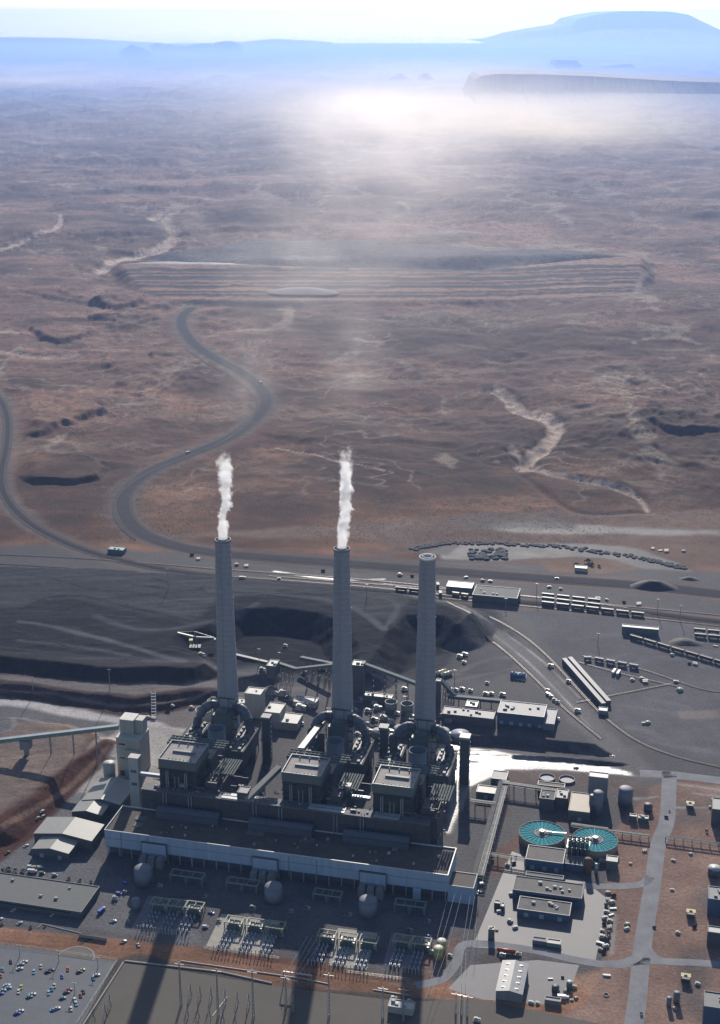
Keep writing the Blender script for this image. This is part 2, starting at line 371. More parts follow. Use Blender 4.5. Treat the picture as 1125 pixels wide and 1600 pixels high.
# desert dirt of the right-hand blocks
paint([(1045,1222),(1250,1235),(1250,1880),(820,1900),(840,1625),(905,1570),(955,1490),(940,1430),(960,1300),(1020,1225)], (.31,.205,.16), .9, 5)
for pp in ([(1050,1250),(1118,1250),(1122,1290),(1045,1295)], [(1080,1400),(1120,1380),(1140,1420),(1090,1440)], [(1060,1480),(1110,1490),(1110,1600),(1060,1580)]):
    paint(pp, (.17,.14,.13), .8, 9, .8)
for ln in ([(968,1250),(1030,1245)], [(1045,1262),(1120,1262)], [(945,1408),(960,1440),(955,1490)], [(1060,1225),(1130,1235)], [(1085,1240),(1130,1245)]):
    stroke(ln, 4, (.30,.27,.25), .6, 2)
paint([(780,1205),(830,1195),(880,1200),(960,1215),(1010,1225),(1010,1245),(880,1225),(790,1225)], (.20,.155,.135), .85, 5)
paint([(750,1235),(790,1225),(800,1270),(760,1280)], (.20,.14,.12), .85, 5, .7)
paint([(770,1330),(815,1300),(815,1365),(765,1370)], (.22,.13,.10), .85, 4, .8)
paint([(660,1480),(720,1460),(722,1500),(690,1525),(650,1530)], (.21,.145,.12), .85, 4)
paint([(740,1495),(800,1488),(850,1497),(850,1506),(745,1508)], (.12,.105,.10), .85, 3)
# wet, glaring ground beyond the third unit
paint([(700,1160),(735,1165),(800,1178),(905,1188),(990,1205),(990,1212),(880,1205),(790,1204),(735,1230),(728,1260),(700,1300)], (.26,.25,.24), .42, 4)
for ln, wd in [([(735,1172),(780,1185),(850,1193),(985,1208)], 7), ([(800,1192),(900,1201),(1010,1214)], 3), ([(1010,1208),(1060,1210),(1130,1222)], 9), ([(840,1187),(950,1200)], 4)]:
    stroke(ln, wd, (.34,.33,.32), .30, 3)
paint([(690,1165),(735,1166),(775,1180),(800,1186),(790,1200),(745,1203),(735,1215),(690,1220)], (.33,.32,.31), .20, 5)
# the railway yard
for k in range(9):
    x = random.uniform(700, 800); y = random.uniform(1168, 1200); stroke([(x, y), (x+random.uniform(15,40), y+random.uniform(0,5))], random.uniform(1.5,4), (.2,.19,.18), .6, 2, .9)
stroke([(340,900),(480,912),(620,926),(760,938),(830,944)], 16, (.16,.155,.15), .55, 5)
stroke([(560,935),(660,950),(740,975),(800,1010),(850,1060),(905,1120),(970,1180),(1010,1208)], 30, (.15,.14,.138), .7, 7)
stroke([(700,958),(760,985),(820,1030),(880,1090),(930,1145)], 2, (.16,.155,.15), .5, 2); stroke([(790,990),(850,1035),(905,1090)], 2, (.16,.155,.15), .5, 2)
stroke([(430,893),(520,905),(600,905)], 6, (.26,.25,.25), .35, 3); stroke([(600,912),(700,925),(800,930)], 5, (.30,.29,.28), .3, 3)  # pale strokes: glare along the tracks put into the ground colour
paint([(820,955),(1130,975),(1300,1000),(1300,1200),(1130,1195),(1020,1160),(920,1090),(860,1010)], (.135,.128,.138), .8, 10)
for _ in range(16):
    x = random.uniform(880, 1120); y = random.uniform(1000, 1180)
    stroke([(x, y), (x + random.uniform(20, 60), y + random.uniform(-6, 14)), (x + random.uniform(50, 120), y + random.uniform(-10, 30))], random.uniform(3, 9), (.19,.18,.18), .8, 4, .6)
paint([(1058,1112),(1125,1108),(1125,1122),(1060,1124)], (.24,.20,.17), .7, 4, .7)
# washes, ash terraces, far road works
for p, a, b in WASHES[:-1]: stroke(p, a * (.9 if b < 10 else 1.35), (.72,.54,.42), .8, a * .25, 1.0, rag=1.6, z=-b * .4)
tm = sstep(-25, 25, sdf(GX, GY, W(TERR)) + wob)
fpx, fpy = PXf(GX, GY)
tt = terr_t(GX, GY, fpx, fpy); fr = tt - np.floor(tt)
bench = sstep(.32, .42, fr) * sstep(1.0, .86, fr)
bench = bench * (.45 + .9 * fbm(GX / 300, np.floor(tt) * 3.7, 617, 4))
C = C + ((np.array((.11,.105,.12)) + bench[..., None] * np.array((.42,.22,.11))) - C) * tm[..., None] * .92
paint([(255,405),(380,385),(560,385),(700,392),(900,400),(1005,412),(1000,418),(760,436),(300,426),(215,423)], (.24,.225,.225), .9, 25, rag=1.5)
paint([(230,330),(300,322),(330,360),(360,385),(340,398),(280,400),(262,370),(240,350)], (.34,.22,.16), .8, 25, .7)
paint([(435,412),(520,414),(518,420),(440,420)], (.30,.29,.28), .8, 14, .8, rag=2)
paint([(200,424),(380,427),(378,432),(200,430)], (.36,.35,.34), .6, 12)
paint([(670,374),(745,382),(800,392),(850,372),(960,392),(1030,405),(1000,416),(880,398),(760,404),(690,392)], (.42,.28,.20), .8, 40, .85)
stroke([(1005,408),(1020,420),(1000,450),(990,470)], 14, (.45,.36,.28), .8, 6)
stroke(HAUL, 58, (.21,.165,.14), .85, 8, .75); stroke(RAILW, 44, (.22,.17,.145), .8, 8, .7)
for (x0, y0, x1, y1) in ((560,368,700,372),(85,355,230,350),(95,362,240,360),(100,369,245,368)): stroke([(x0,y0),(x1,y1)], 20, (.2,.15,.15), .8, 8, .5)

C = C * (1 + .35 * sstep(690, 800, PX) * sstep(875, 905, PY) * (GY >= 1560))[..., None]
me = bpy.data.meshes.new('ground')
nv = NR * NC; idx = np.arange(nv).reshape(NR, NC)
q = np.stack([idx[:-1, :-1], idx[:-1, 1:], idx[1:, 1:], idx[1:, :-1]], -1).reshape(-1, 4)
me.vertices.add(nv); me.vertices.foreach_set('co', np.stack([GX, GY, GZ], -1).astype(np.float32).ravel())
me.loops.add(q.size); me.loops.foreach_set('vertex_index', q.astype(np.int32).ravel())
me.polygons.add(len(q)); me.polygons.foreach_set('loop_start', np.arange(0, q.size, 4, dtype=np.int32))
me.update(calc_edges=True)
me.polygons.foreach_set('use_smooth', np.ones(len(q), bool))
ca = me.color_attributes.new('soil', 'FLOAT_COLOR', 'POINT')
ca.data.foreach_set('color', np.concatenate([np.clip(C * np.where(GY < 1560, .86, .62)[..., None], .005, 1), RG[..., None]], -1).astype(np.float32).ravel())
gm, nt, b = new_mat('ground')
at_ = nt.nodes.new('ShaderNodeAttribute'); at_.attribute_name = 'soil'
nA = noise(nt, .035, 6, .65); nB = noise(nt, .32, 3, .7); nC = noise(nt, .006, 5, .6)
vo = N(nt, 'ShaderNodeTexVoronoi', Scale=.09); vo.feature = 'F1'
tc = nt.nodes.new('ShaderNodeTexCoord'); nt.links.new(tc.outputs['Object'], vo.inputs['Vector'])
vo2 = N(nt, 'ShaderNodeTexVoronoi', Scale=.035); nt.links.new(tc.outputs['Object'], vo2.inputs['Vector'])
k = mixc(nt, 1, at_.outputs['Color'], ramp(nt, nA, [(.3, .74), (.7, 1.22)]), 'MULTIPLY')
k = mixc(nt, 1, k, ramp(nt, nB, [(.3, .74), (.7, 1.22)]), 'MULTIPLY')
k = mixc(nt, 1, k, ramp(nt, nC, [(.35, .8), (.65, 1.15)]), 'MULTIPLY')
# desert scrub: dark bushes where the ground is wild
sx = nt.nodes.new('ShaderNodeSeparateXYZ'); nt.links.new(tc.outputs['Object'], sx.inputs[0])
wm = nt.nodes.new('ShaderNodeMapRange'); wm.inputs[1].default_value = 1980; wm.inputs[2].default_value = 2200; nt.links.new(sx.outputs['Y'], wm.inputs[0])
sp = ramp(nt, vo.outputs['Distance'], [(.22, 1), (.42, 0)]); sp2 = ramp(nt, vo2.outputs['Distance'], [(.2, .8), (.45, 0)])
dens = ramp(nt, noise(nt, .012, 5, .7), [(.38, 0), (.6, 1)])
def mul(a, b_, nt=nt):
    n = nt.nodes.new('ShaderNodeMath'); n.operation = 'MULTIPLY'
    for i, v in enumerate((a, b_)):
        if isinstance(v, (int, float)): n.inputs[i].default_value = v
        else: nt.links.new(v, n.inputs[i])
    return n.outputs[0]
k = mixc(nt, mul(mul(mul(sp, dens), wm.outputs[0]), .75), k, (.045, .05, .032))
k = mixc(nt, mul(mul(sp2, wm.outputs[0]), .6), k, (.06, .05, .04))
nt.links.new(k, b.inputs['Base Color'])
ra = nt.nodes.new('ShaderNodeMath'); ra.operation = 'MULTIPLY_ADD'; nt.links.new(nA, ra.inputs[0]); ra.inputs[1].default_value = .22
off = nt.nodes.new('ShaderNodeMath'); off.operation = 'ADD'; nt.links.new(at_.outputs['Alpha'], off.inputs[0]); off.inputs[1].default_value = -.11
nt.links.new(off.outputs[0], ra.inputs[2]); nt.links.new(ra.outputs[0], b.inputs['Roughness'])
sr = nt.nodes.new('ShaderNodeMapRange'); nt.links.new(at_.outputs['Alpha'], sr.inputs[0]); sr.inputs[1].default_value=.2; sr.inputs[2].default_value=.55; sr.inputs[3].default_value=.55; sr.inputs[4].default_value=.05; nt.links.new(sr.outputs[0], b.inputs['Specular IOR Level'])
bp = N(nt, 'ShaderNodeBump', Strength=.5, Distance=1.2); nt.links.new(nB, bp.inputs['Height']); nt.links.new(bp.outputs[0], b.inputs['Normal'])
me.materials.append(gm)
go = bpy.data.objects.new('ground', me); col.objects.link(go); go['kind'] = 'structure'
# everything beyond the fan's edge: one broad skirt a little lower
def raw(name, V, F, m, parent=None, kind=None, smooth=False):
    me = bpy.data.meshes.new(name); me.from_pydata([tuple(v) for v in V], [], F); me.update()
    if smooth: me.polygons.foreach_set('use_smooth', np.ones(len(F), bool))
    if m: me.materials.append(m)
    o = bpy.data.objects.new(name, me); col.objects.link(o)
    if parent: o.parent = parent
    if kind: o['kind'] = kind
    return o
raw('desert_plain', [(-38000,-20,-70),(38000,-20,-70),(38000,56500,-70),(-38000,56500,-70)], [(0,1,2,3)], mat('plain', (.2,.15,.125), .9, scale=.0008), kind='structure')
# ---- far mesas and the mountain
def mesa(name, prof, dist, depth, base, m, seed):
    """prof: crest outline in photo pixels at the given distance, with real depth and talus"""
    Lp = []
    for i in range(len(prof) - 1):
        (a, b_), (c, d) = prof[i], prof[i + 1]; n = max(1, int(abs(c - a) / 3))
        for k in range(n): Lp.append((a + (c - a) * k / n, b_ + (d - b_) * k / n))
    Lp.append(prof[-1])
    rr = random.Random(seed); V = []; F = []; 
    for (px, py) in Lp:
        el = math.atan((800 - py) / FPX) - PITCH; zc = dist / cos(PITCH) * 1.0
        h = CAM_H + dist * tan(el); zc = dist * cos(PITCH) + (CAM_H - h) * sin(PITCH); x = (px - 562.5) / FPX * zc
        h = max(h, base + 5); j = rr.uniform(-.008, .008) * depth
        hh = h - base
        V += [(x * .99, dist - depth * .55 + j * 2, base), (x * .995, dist - depth * .22 + j * 1.5, base + hh * .45), (x, dist - depth * .1 + j, h - hh * .03), (x, dist + depth * .5, h), (x * 1.01, dist + depth, base)]
    n = len(Lp)
    for i in range(n - 1):
        for k in range(4): a = i * 5 + k; F.append((a, a + 5, a + 6, a + 1))
    F.append((0,1,2,3,4)); F.append(tuple((n-1)*5 + k for k in (4,3,2,1,0)))
    return raw(name, V, F, m, kind='structure', smooth=False)
mrock = mat('mesa_rock', (.11,.075,.065), .9, scale=.0015, var=.3)
mesa('mountain', [(752,70),(780,60),(805,52),(850,44),(888,38),(900,28),(925,22),(958,17),(1000,16),(1040,17),(1068,22),(1100,38),(1125,50),(1180,66),(1300,78)], 56000, 9000, -20, mrock, 1)
mesa('plateau', [(-400,62),(0,59),(80,60),(130,62),(190,66),(240,68),(250,75),(375,70),(376,66),(420,62),(470,64),(515,67),(520,71),(550,72),(560,69),(640,69),(735,73),(900,80),(1125,84),(1500,86)], 46000, 4000, -20, mrock, 2)
mesa('mesa', [(236,70),(244,67),(262,70),(268,68),(275,73),(300,70),(318,67),(334,70),(337,66),(352,64),(368,66),(376,72)], 36000, 1500, -20, mrock, 3)
mesa('mesa', [(736,138),(742,122),(750,116),(775,113),(850,114),(920,117),(990,121),(1060,125),(1125,127),(1700,136)], 14800, 1800, -20, mrock, 4)
mesa('butte', [(506,112),(508,104),(536,103),(562,105),(566,112)], 25000, 700, -20, mrock, 5)
mesa('butte', [(600,135),(612,120),(625,114),(640,124),(650,134),(656,116),(668,113),(678,124),(692,140),(698,148)], 19500, 500, -20, mrock, 6)
mesa('mesa', [(866,96),(870,93),(900,94),(910,104),(930,104),(970,100),(985,99),(1000,112),(1010,108),(1030,110),(1045,112),(1060,110),(1080,113),(1083,122)], 24000, 900, -20, mrock, 7)
mesa('butte', [(188,80),(200,72),(206,69),(212,72),(222,74),(236,82)], 32000, 700, -20, mrock, 8)

# ---- ribbons laid on the ground
def ribbon(name, line, wd, m, lift=.15, ncross=4, step=6.0, px=True, z=0, kind='structure', smooth=True, parent=None):
    L = W(smooth_line(line) if smooth else line, z) if px else (smooth_line(line) if smooth else line)
    P = [Vector((a, b_)) for a, b_ in L]; Q = [P[0]]
    for a, b_ in zip(P[:-1], P[1:]):
        n = max(1, int((b_ - a).length / step))
        for k in range(1, n + 1): Q.append(a.lerp(b_, k / n))
    V = []; F = []
    for i, p in enumerate(Q):
        t = (Q[min(i + 1, len(Q) - 1)] - Q[max(i - 1, 0)]).normalized(); nn = Vector((-t.y, t.x))
        for j in range(ncross + 1): q_ = p + nn * wd * (j / ncross - .5); V.append([q_.x, q_.y, 0])
    V = np.array(V); zz = gz_arr(V[:, 0], V[:, 1]).reshape(-1, ncross + 1)
    V[:, 2] = (zz * .5 + zz.max(1, keepdims=True) * .5).ravel() + lift
    for i in range(len(Q) - 1):
        for j in range(ncross): a = i * (ncross + 1) + j; F.append((a, a + 1, a + ncross + 2, a + ncross + 1))
    return raw(name, V, F, m, kind=kind, smooth=True, parent=parent)
M_ASPH = mat('asphalt', (.1,.1,.105), .62, scale=.05, var=.16)
M_ROAD = mat('road_gravel', (.25,.25,.255), .85, scale=.06, var=.22, spec=.12)
M_HAUL = mat('haul_surface', (.045,.043,.048), .95, scale=.03, var=.25, spec=.12)
M_PALE = mat('pale_gravel', (.08,.07,.067), .95, scale=.05, var=.2, spec=.12)
M_RAIL = mat('rail_steel', (.12,.11,.105), .5, .5, scale=.1)
M_BALL = mat('ballast', (.06,.056,.056), .9, scale=.15, var=.3, spec=.12)
ribbon('haul_road', HAUL, 20, M_HAUL, .5, 6, 14); ribbon('road_shoulder', HAUL, 30, M_PALE, .25, 8, 14)
ribbon('haul_road', [(x - (14 if y > 490 else 0), y + 8) for x, y in HAUL[3:16]], 5, M_PALE, .6, 2, 14)
ribbon('railway_bed', RAILW, 20, M_PALE, .3, 8, 14); ribbon('railway_track', RAILW, 8, mat('track', (.035,.034,.037), .95, scale=.2, spec=.1), .7, 3, 14)
def track(line, name='railway_track', bed=6.5, z=0, rails=True):
    ribbon(name + '_bed', line, bed, M_BALL, .12, 2, 12, z=z)
    if rails:
        L = W(smooth_line(line), z); n = len(L); V = []; F = []
        for s in (-1, 1):
            b0 = len(V)
            for i, (x, y) in enumerate(L):
                x0, y0 = L[max(i-1,0)]; x1, y1 = L[min(i+1,n-1)]; l = hypot(x1-x0, y1-y0); nx, ny = -(y1-y0)/l, (x1-x0)/l; g = gz(x, y)
                for o_, hh in ((-.18, .16), (-.18, .55), (.18, .55), (.18, .16)): V.append((x + nx*(s*.9+o_), y + ny*(s*.9+o_), g + hh))
            for i in range(n - 1):
                for k_ in range(3): a = b0 + i*4 + k_; F.append((a, a+4, a+5, a+1))
        raw(name, V, F, M_RAIL, kind='structure')
for ln in ([(-20,866),(150,874),(340,889),(560,905),(760,925),(900,940),(1130,962),(1300,985)],
           [(-20,880),(150,890),(340,903),(560,921),(700,935),(860,951),(1000,965),(1130,979),(1300,1000)],
           [(340,899),(560,916),(700,930),(880,947),(1130,972),(1300,994)],
           [(420,900),(560,911),(700,921),(880,937),(980,950)],
           [(640,940),(700,945),(760,962),(815,992),(860,1030),(910,1085),(950,1125),(1000,1160),(1060,1183),(1130,1200),(1300,1240)],
           [(560,932),(640,945),(700,965),(770,1003),(830,1055),(880,1105),(940,1155)],
           [(910,1025),(1000,1045),(1090,1075),(1130,1082)], [(905,1035),(980,1055),(1060,1073)], [(900,1098),(990,1080),(1060,1066)]):
    track(ln)
stroad = ribbon
ROADS = [([(1046,1205),(1044,1262),(1040,1290),(1028,1322),(1020,1380),(1010,1440),(1002,1495),(996,1560),(985,1640),(975,1720)], 15),
         ([(650,1540),(690,1530),(712,1505),(722,1478),(760,1475),(840,1486),(900,1500),(960,1508),(1002,1502),(1060,1503),(1130,1508),(1300,1530)], 9),
         ([(905,1384),(950,1385),(1000,1382),(1016,1370)], 9),
         ([(1000,1208),(1060,1212),(1130,1220),(1300,1240)], 15)]
for L_, wd in ROADS: ribbon('road', L_, wd, M_ROAD, .06, 2, 6)
for cx_, cy_, r_ in ((1003,1500,18),):
    ribbon('road_junction', [(1013,1450),(1010,1480),(1030,1500),(1070,1504)], 9, M_ROAD, .09, 2, 4); ribbon('road_junction', [(940,1507),(980,1503),(1000,1490),(1006,1460)], 9, M_ROAD, .12, 2, 4)
def lot(name, poly, m, lift=.05, z=0, kind='structure'):
    return raw(name, [(*p, gz(*p) + lift) for p in W(poly, z)], [tuple(range(len(poly)))[::-1]], m, kind=kind)
lot('parking_lot', [(-300,1434),(0,1475),(182,1502),(105,1640),(-500,1640)], mat('lot_asphalt', (.115,.122,.138), .55, scale=.04, var=.15, spec=.12))
lot('service_yard', [(738,1480),(800,1330),(905,1370),(950,1405),(945,1430),(930,1503),(900,1500),(840,1486)], mat('yard_asphalt', (.102,.10,.104), .6, scale=.04, var=.18), .03)
lot('service_yard', [(700,1545),(735,1508),(840,1500),(905,1508),(888,1555),(860,1570),(755,1562)], mat('yard_gravel', (.125,.125,.13), .65, scale=.05, var=.15), .03)
lot('substation_ground', [(193,1502),(430,1541),(640,1566),(740,1560),(1000,1612),(1000,1740),(60,1740)], mat('switch_gravel', (.105,.092,.076), .85, scale=.04, var=.12), .04)

# desert scrub: far too many bushes to count, one object
rg = np.random.default_rng(4); n_ = 210000
by = 2010 + (6000 - 2010) * rg.random(n_) ** 1.25; bx = (rg.random(n_) * 2 - 1) * (by * .30 + 120)
dn = fbm(bx / 160, by / 160, 401, 5, .6); pv, qv = PXf(bx, by)
keep = (dn > .36 + .22 * rg.random(n_)) & ~inside(pv, qv, TERR) & (seg_dist(bx, by, haulW) > 20) & (seg_dist(bx, by, railW) > 18)
bx = bx[keep]; by = by[keep]; n_ = len(bx); bz = gz_arr(bx, by); sz = (.6 + .9 * rg.random(n_) ** 2) * (1 + (by - 2000) / 5000)
an = rg.random(n_) * 6.28; vs = []
for k in range(4): a_ = an + k * pi / 2; vs.append(np.stack([bx + sz * np.cos(a_), by + sz * np.sin(a_), bz - .3], -1))
vs.append(np.stack([bx, by, bz + sz * .6], -1)); vs = np.stack(vs, 1).reshape(-1, 3)
i0 = np.arange(n_)[:, None] * 5; fs = np.concatenate([i0 + np.array([[k, (k + 1) % 4, 4]]) for k in range(4)], 0)
me = bpy.data.meshes.new('desert_scrub'); me.vertices.add(len(vs)); me.vertices.foreach_set('co', vs.astype(np.float32).ravel())
me.loops.add(fs.size); me.loops.foreach_set('vertex_index', fs.astype(np.int32).ravel()); me.polygons.add(len(fs)); me.polygons.foreach_set('loop_start', np.arange(0, fs.size, 3, dtype=np.int32)); me.update(calc_edges=True)
me.materials.append(mat('scrub', (.085,.075,.052), .9, var=.4, scale=.02, spec=.05)); o = bpy.data.objects.new('desert_scrub', me); col.objects.link(o); o['kind'] = 'stuff'

# painted bay lines of the car park and wheel ruts of the yards
def bay_lines():
    V = []; F = []
    for r_ in range(9):
        a = at(-20 - r_*14, 1492 + r_*13.5)
        for k in range(46):
            u = k * 3.0; x = a.x + u*cos(R(-13.3)); y = a.y + u*sin(R(-13.3)); px_, py_ = proj(x, y, 0)
            if not (px_ < 178 - (py_ - 1500) * .8 and py_ > 1478 + px_ * .15): continue
            for s_ in (-1, 1):
                ex = x + s_*4.6*cos(R(48)); ey = y + s_*4.6*sin(R(48)); nx, ny = -.09, .09; b0 = len(V)
                V += [(x-nx, y-ny, .075), (ex-nx, ey-ny, .075), (ex+nx, ey+ny, .075), (x+nx, y+ny, .075)]; F.append((b0, b0+1, b0+2, b0+3))
    raw('bay_markings', V, F, mat('faded_line', (.26,.26,.25), .8, spec=.1), kind='structure')
bay_lines()
# ================================================================ builders for things
A = R(-13.3)                       # the works' own grid
class MB:
    def __init__(s): s.V = []; s.F = []
    def add(s, V, F):
        b = len(s.V); s.V += [tuple(v) for v in V]; s.F += [tuple(i + b for i in f) for f in F]; return s
    def box(s, x0, x1, y0, y1, z0, z1):
        V = [(x, y, z) for x in (x0, x1) for y in (y0, y1) for z in (z0, z1)]
        return s.add(V, [(0,1,3,2),(4,6,7,5),(0,4,5,1),(2,3,7,6),(0,2,6,4),(1,5,7,3)])
    def beam(s, p, q, w_, h_=None, up=Vector((0, 0, 1))):
        h_ = h_ or w_; p = Vector(p); q = Vector(q); d = (q - p)
        if d.length < 1e-6: return s
        d.normalize(); u = up if abs(d.z) < .95 else Vector((0, 1, 0))
        a = d.cross(u).normalized() * w_ / 2; b_ = a.cross(d).normalized() * h_ / 2
        V = [p - a - b_, p + a - b_, p + a + b_, p - a + b_, q - a - b_, q + a - b_, q + a + b_, q - a + b_]
        return s.add(V, [(3,2,1,0),(4,5,6,7),(0,1,5,4),(1,2,6,5),(2,3,7,6),(3,0,4,7)])
    def lathe(s, x, y, prof, n=24, cap0=True, cap1=True):
        V = []; F = []
        for r, z in prof:
            for i in range(n): a = 2*pi*i/n; V.append((x + r*cos(a), y + r*sin(a), z))
        for j in range(len(prof) - 1):
            for i in range(n): k = (i+1) % n; F.append((j*n+i, j*n+k, (j+1)*n+k, (j+1)*n+i))
        if cap0: F.append(tuple(range(n))[::-1])
        if cap1: F.append(tuple((len(prof)-1)*n + i for i in range(n)))
        return s.add(V, F)
    def cyl(s, x, y, z0, z1, r, n=16): return s.lathe(x, y, [(r, z0), (r, z1)], n)
    def dome(s, x, y, z, r, h, n=20):
        return s.lathe(x, y, [(r*cos(a), z + h*sin(a)) for a in [k*pi/2/6 for k in range(6)]] + [(.01, z + h)], n)
    def tube(s, path, r, n=8):
        P = [Vector(p) for p in path]; rs = r if isinstance(r, (list, tuple)) else [r] * len(P); V = []; F = []
        for i, p in enumerate(P):
            t = (P[min(i+1, len(P)-1)] - P[max(i-1, 0)]).normalized(); u = Vector((0,0,1)) if abs(t.z) < .9 else Vector((0,1,0))
            a = t.cross(u).normalized(); b_ = t.cross(a)
            for k in range(n): V.append(p + (a*cos(2*pi*k/n) + b_*sin(2*pi*k/n)) * rs[i])
        for i in range(len(P) - 1):
            for k in range(n): F.append((i*n+k, i*n+(k+1)%n, (i+1)*n+(k+1)%n, (i+1)*n+k))
        F.append(tuple(range(n))); F.append(tuple((len(P)-1)*n + k for k in range(n))[::-1])
        return s.add(V, F)
    def prism(s, poly, z0, z1):
        n = len(poly); V = [(x, y, z0) for x, y in poly] + [(x, y, z1) for x, y in poly]
        return s.add(V, [tuple(range(n))[::-1], tuple(range(n, 2*n))] + [(i, (i+1)%n, n+(i+1)%n, n+i) for i in range(n)])
    def gable(s, x0, x1, y0, y1, z0, z1, axis='y', t=.25, over=.4):
        """a pitched roof sheet; ridge along axis"""
        if axis == 'y':
            m_ = (x0+x1)/2; c = [(x0-over, z0), (m_, z1), (x1+over, z0)]
            for (a, za), (b_, zb) in zip(c[:-1], c[1:]):
                s.add([(a,y0-over,za),(b_,y0-over,zb),(b_,y1+over,zb),(a,y1+over,za),(a,y0-over,za+t),(b_,y0-over,zb+t),(b_,y1+over,zb+t),(a,y1+over,za+t)], [(0,3,2,1),(4,5,6,7),(0,1,5,4),(1,2,6,5),(2,3,7,6),(3,0,4,7)])
        else:
            m_ = (y0+y1)/2; c = [(y0-over, z0), (m_, z1), (y1+over, z0)]
            for (a, za), (b_, zb) in zip(c[:-1], c[1:]):
                s.add([(x0-over,a,za),(x0-over,b_,zb),(x1+over,b_,zb),(x1+over,a,za),(x0-over,a,za+t),(x0-over,b_,zb+t),(x1+over,b_,zb+t),(x1+over,a,za+t)], [(0,1,2,3),(7,6,5,4),(0,4,5,1),(1,5,6,2),(2,6,7,3),(3,7,4,0)])
        return s
    def ring(s, x0, x1, y0, y1, z0, z1, t):
        s.box(x0, x1, y0, y0+t, z0, z1); s.box(x0, x1, y1-t, y1, z0, z1)
        s.box(x0, x0+t, y0+t, y1-t, z0, z1); return s.box(x1-t, x1, y0+t, y1-t, z0, z1)
def part(name, mb, m, parent=None, smooth=False, label=None):
    o = raw(name, mb.V, mb.F, m, parent=parent)
    if smooth:
        try: o.data.shade_smooth_by_angle(angle=R(40)) if hasattr(o.data, 'shade_smooth_by_angle') else None
        except Exception: pass
        me = o.data; me.polygons.foreach_set('use_smooth', np.array([len(p.vertices) <= 4 for p in me.polygons]))
    if label: o['label'] = label
    return o
def thing(name, label, cat, loc, rz=0.0, group=None):
    o = bpy.data.objects.new(name, None); col.objects.link(o); o.location = loc; o.rotation_euler = (0, 0, rz)
    o.empty_display_size = 3
    return tagp(o, label, cat, group)
def solo(name, label, cat, mb, m, loc, rz=0.0, group=None, smooth=False):
    o = part(name, mb, m, None, smooth); o.location = loc; o.rotation_euler = (0, 0, rz); return tagp(o, label, cat, group)
def copy_thing(src, loc, rz, label, group=None):
    """a copy of a thing with copies of its parts and sub-parts"""
    r = src.copy(); col.objects.link(r); r.location = loc; r.rotation_euler = (0, 0, rz); r['label'] = label
    if group: r['group'] = group
    for ch in src.children:
        c = ch.copy(); col.objects.link(c); c.parent = r
        for g_ in ch.children: d = g_.copy(); col.objects.link(d); d.parent = c
    return r
def dims(fl, frx, bly, h, rz=A, zb=None):
    """front-left roof corner, width and depth in metres of a building read off the photo"""
    p = at(fl[0], fl[1], h); ux, uy = cos(rz), sin(rz)
    k = (frx - 562.5) / FPX; zc0 = p.y * cos(PITCH) + (CAM_H - h) * sin(PITCH)
    w_ = (k * zc0 - p.x) / (ux - k * uy * cos(PITCH)) if frx is not None else 0
    vx, vy = -sin(rz), cos(rz); lo, hi = 0, 400
    for _ in range(40):
        md = (lo + hi) / 2
        if proj(p.x + vx*md, p.y + vy*md, h)[1] > bly: lo = md
        else: hi = md
    return p, w_, lo
def zbase(p): return gz(p.x, p.y)
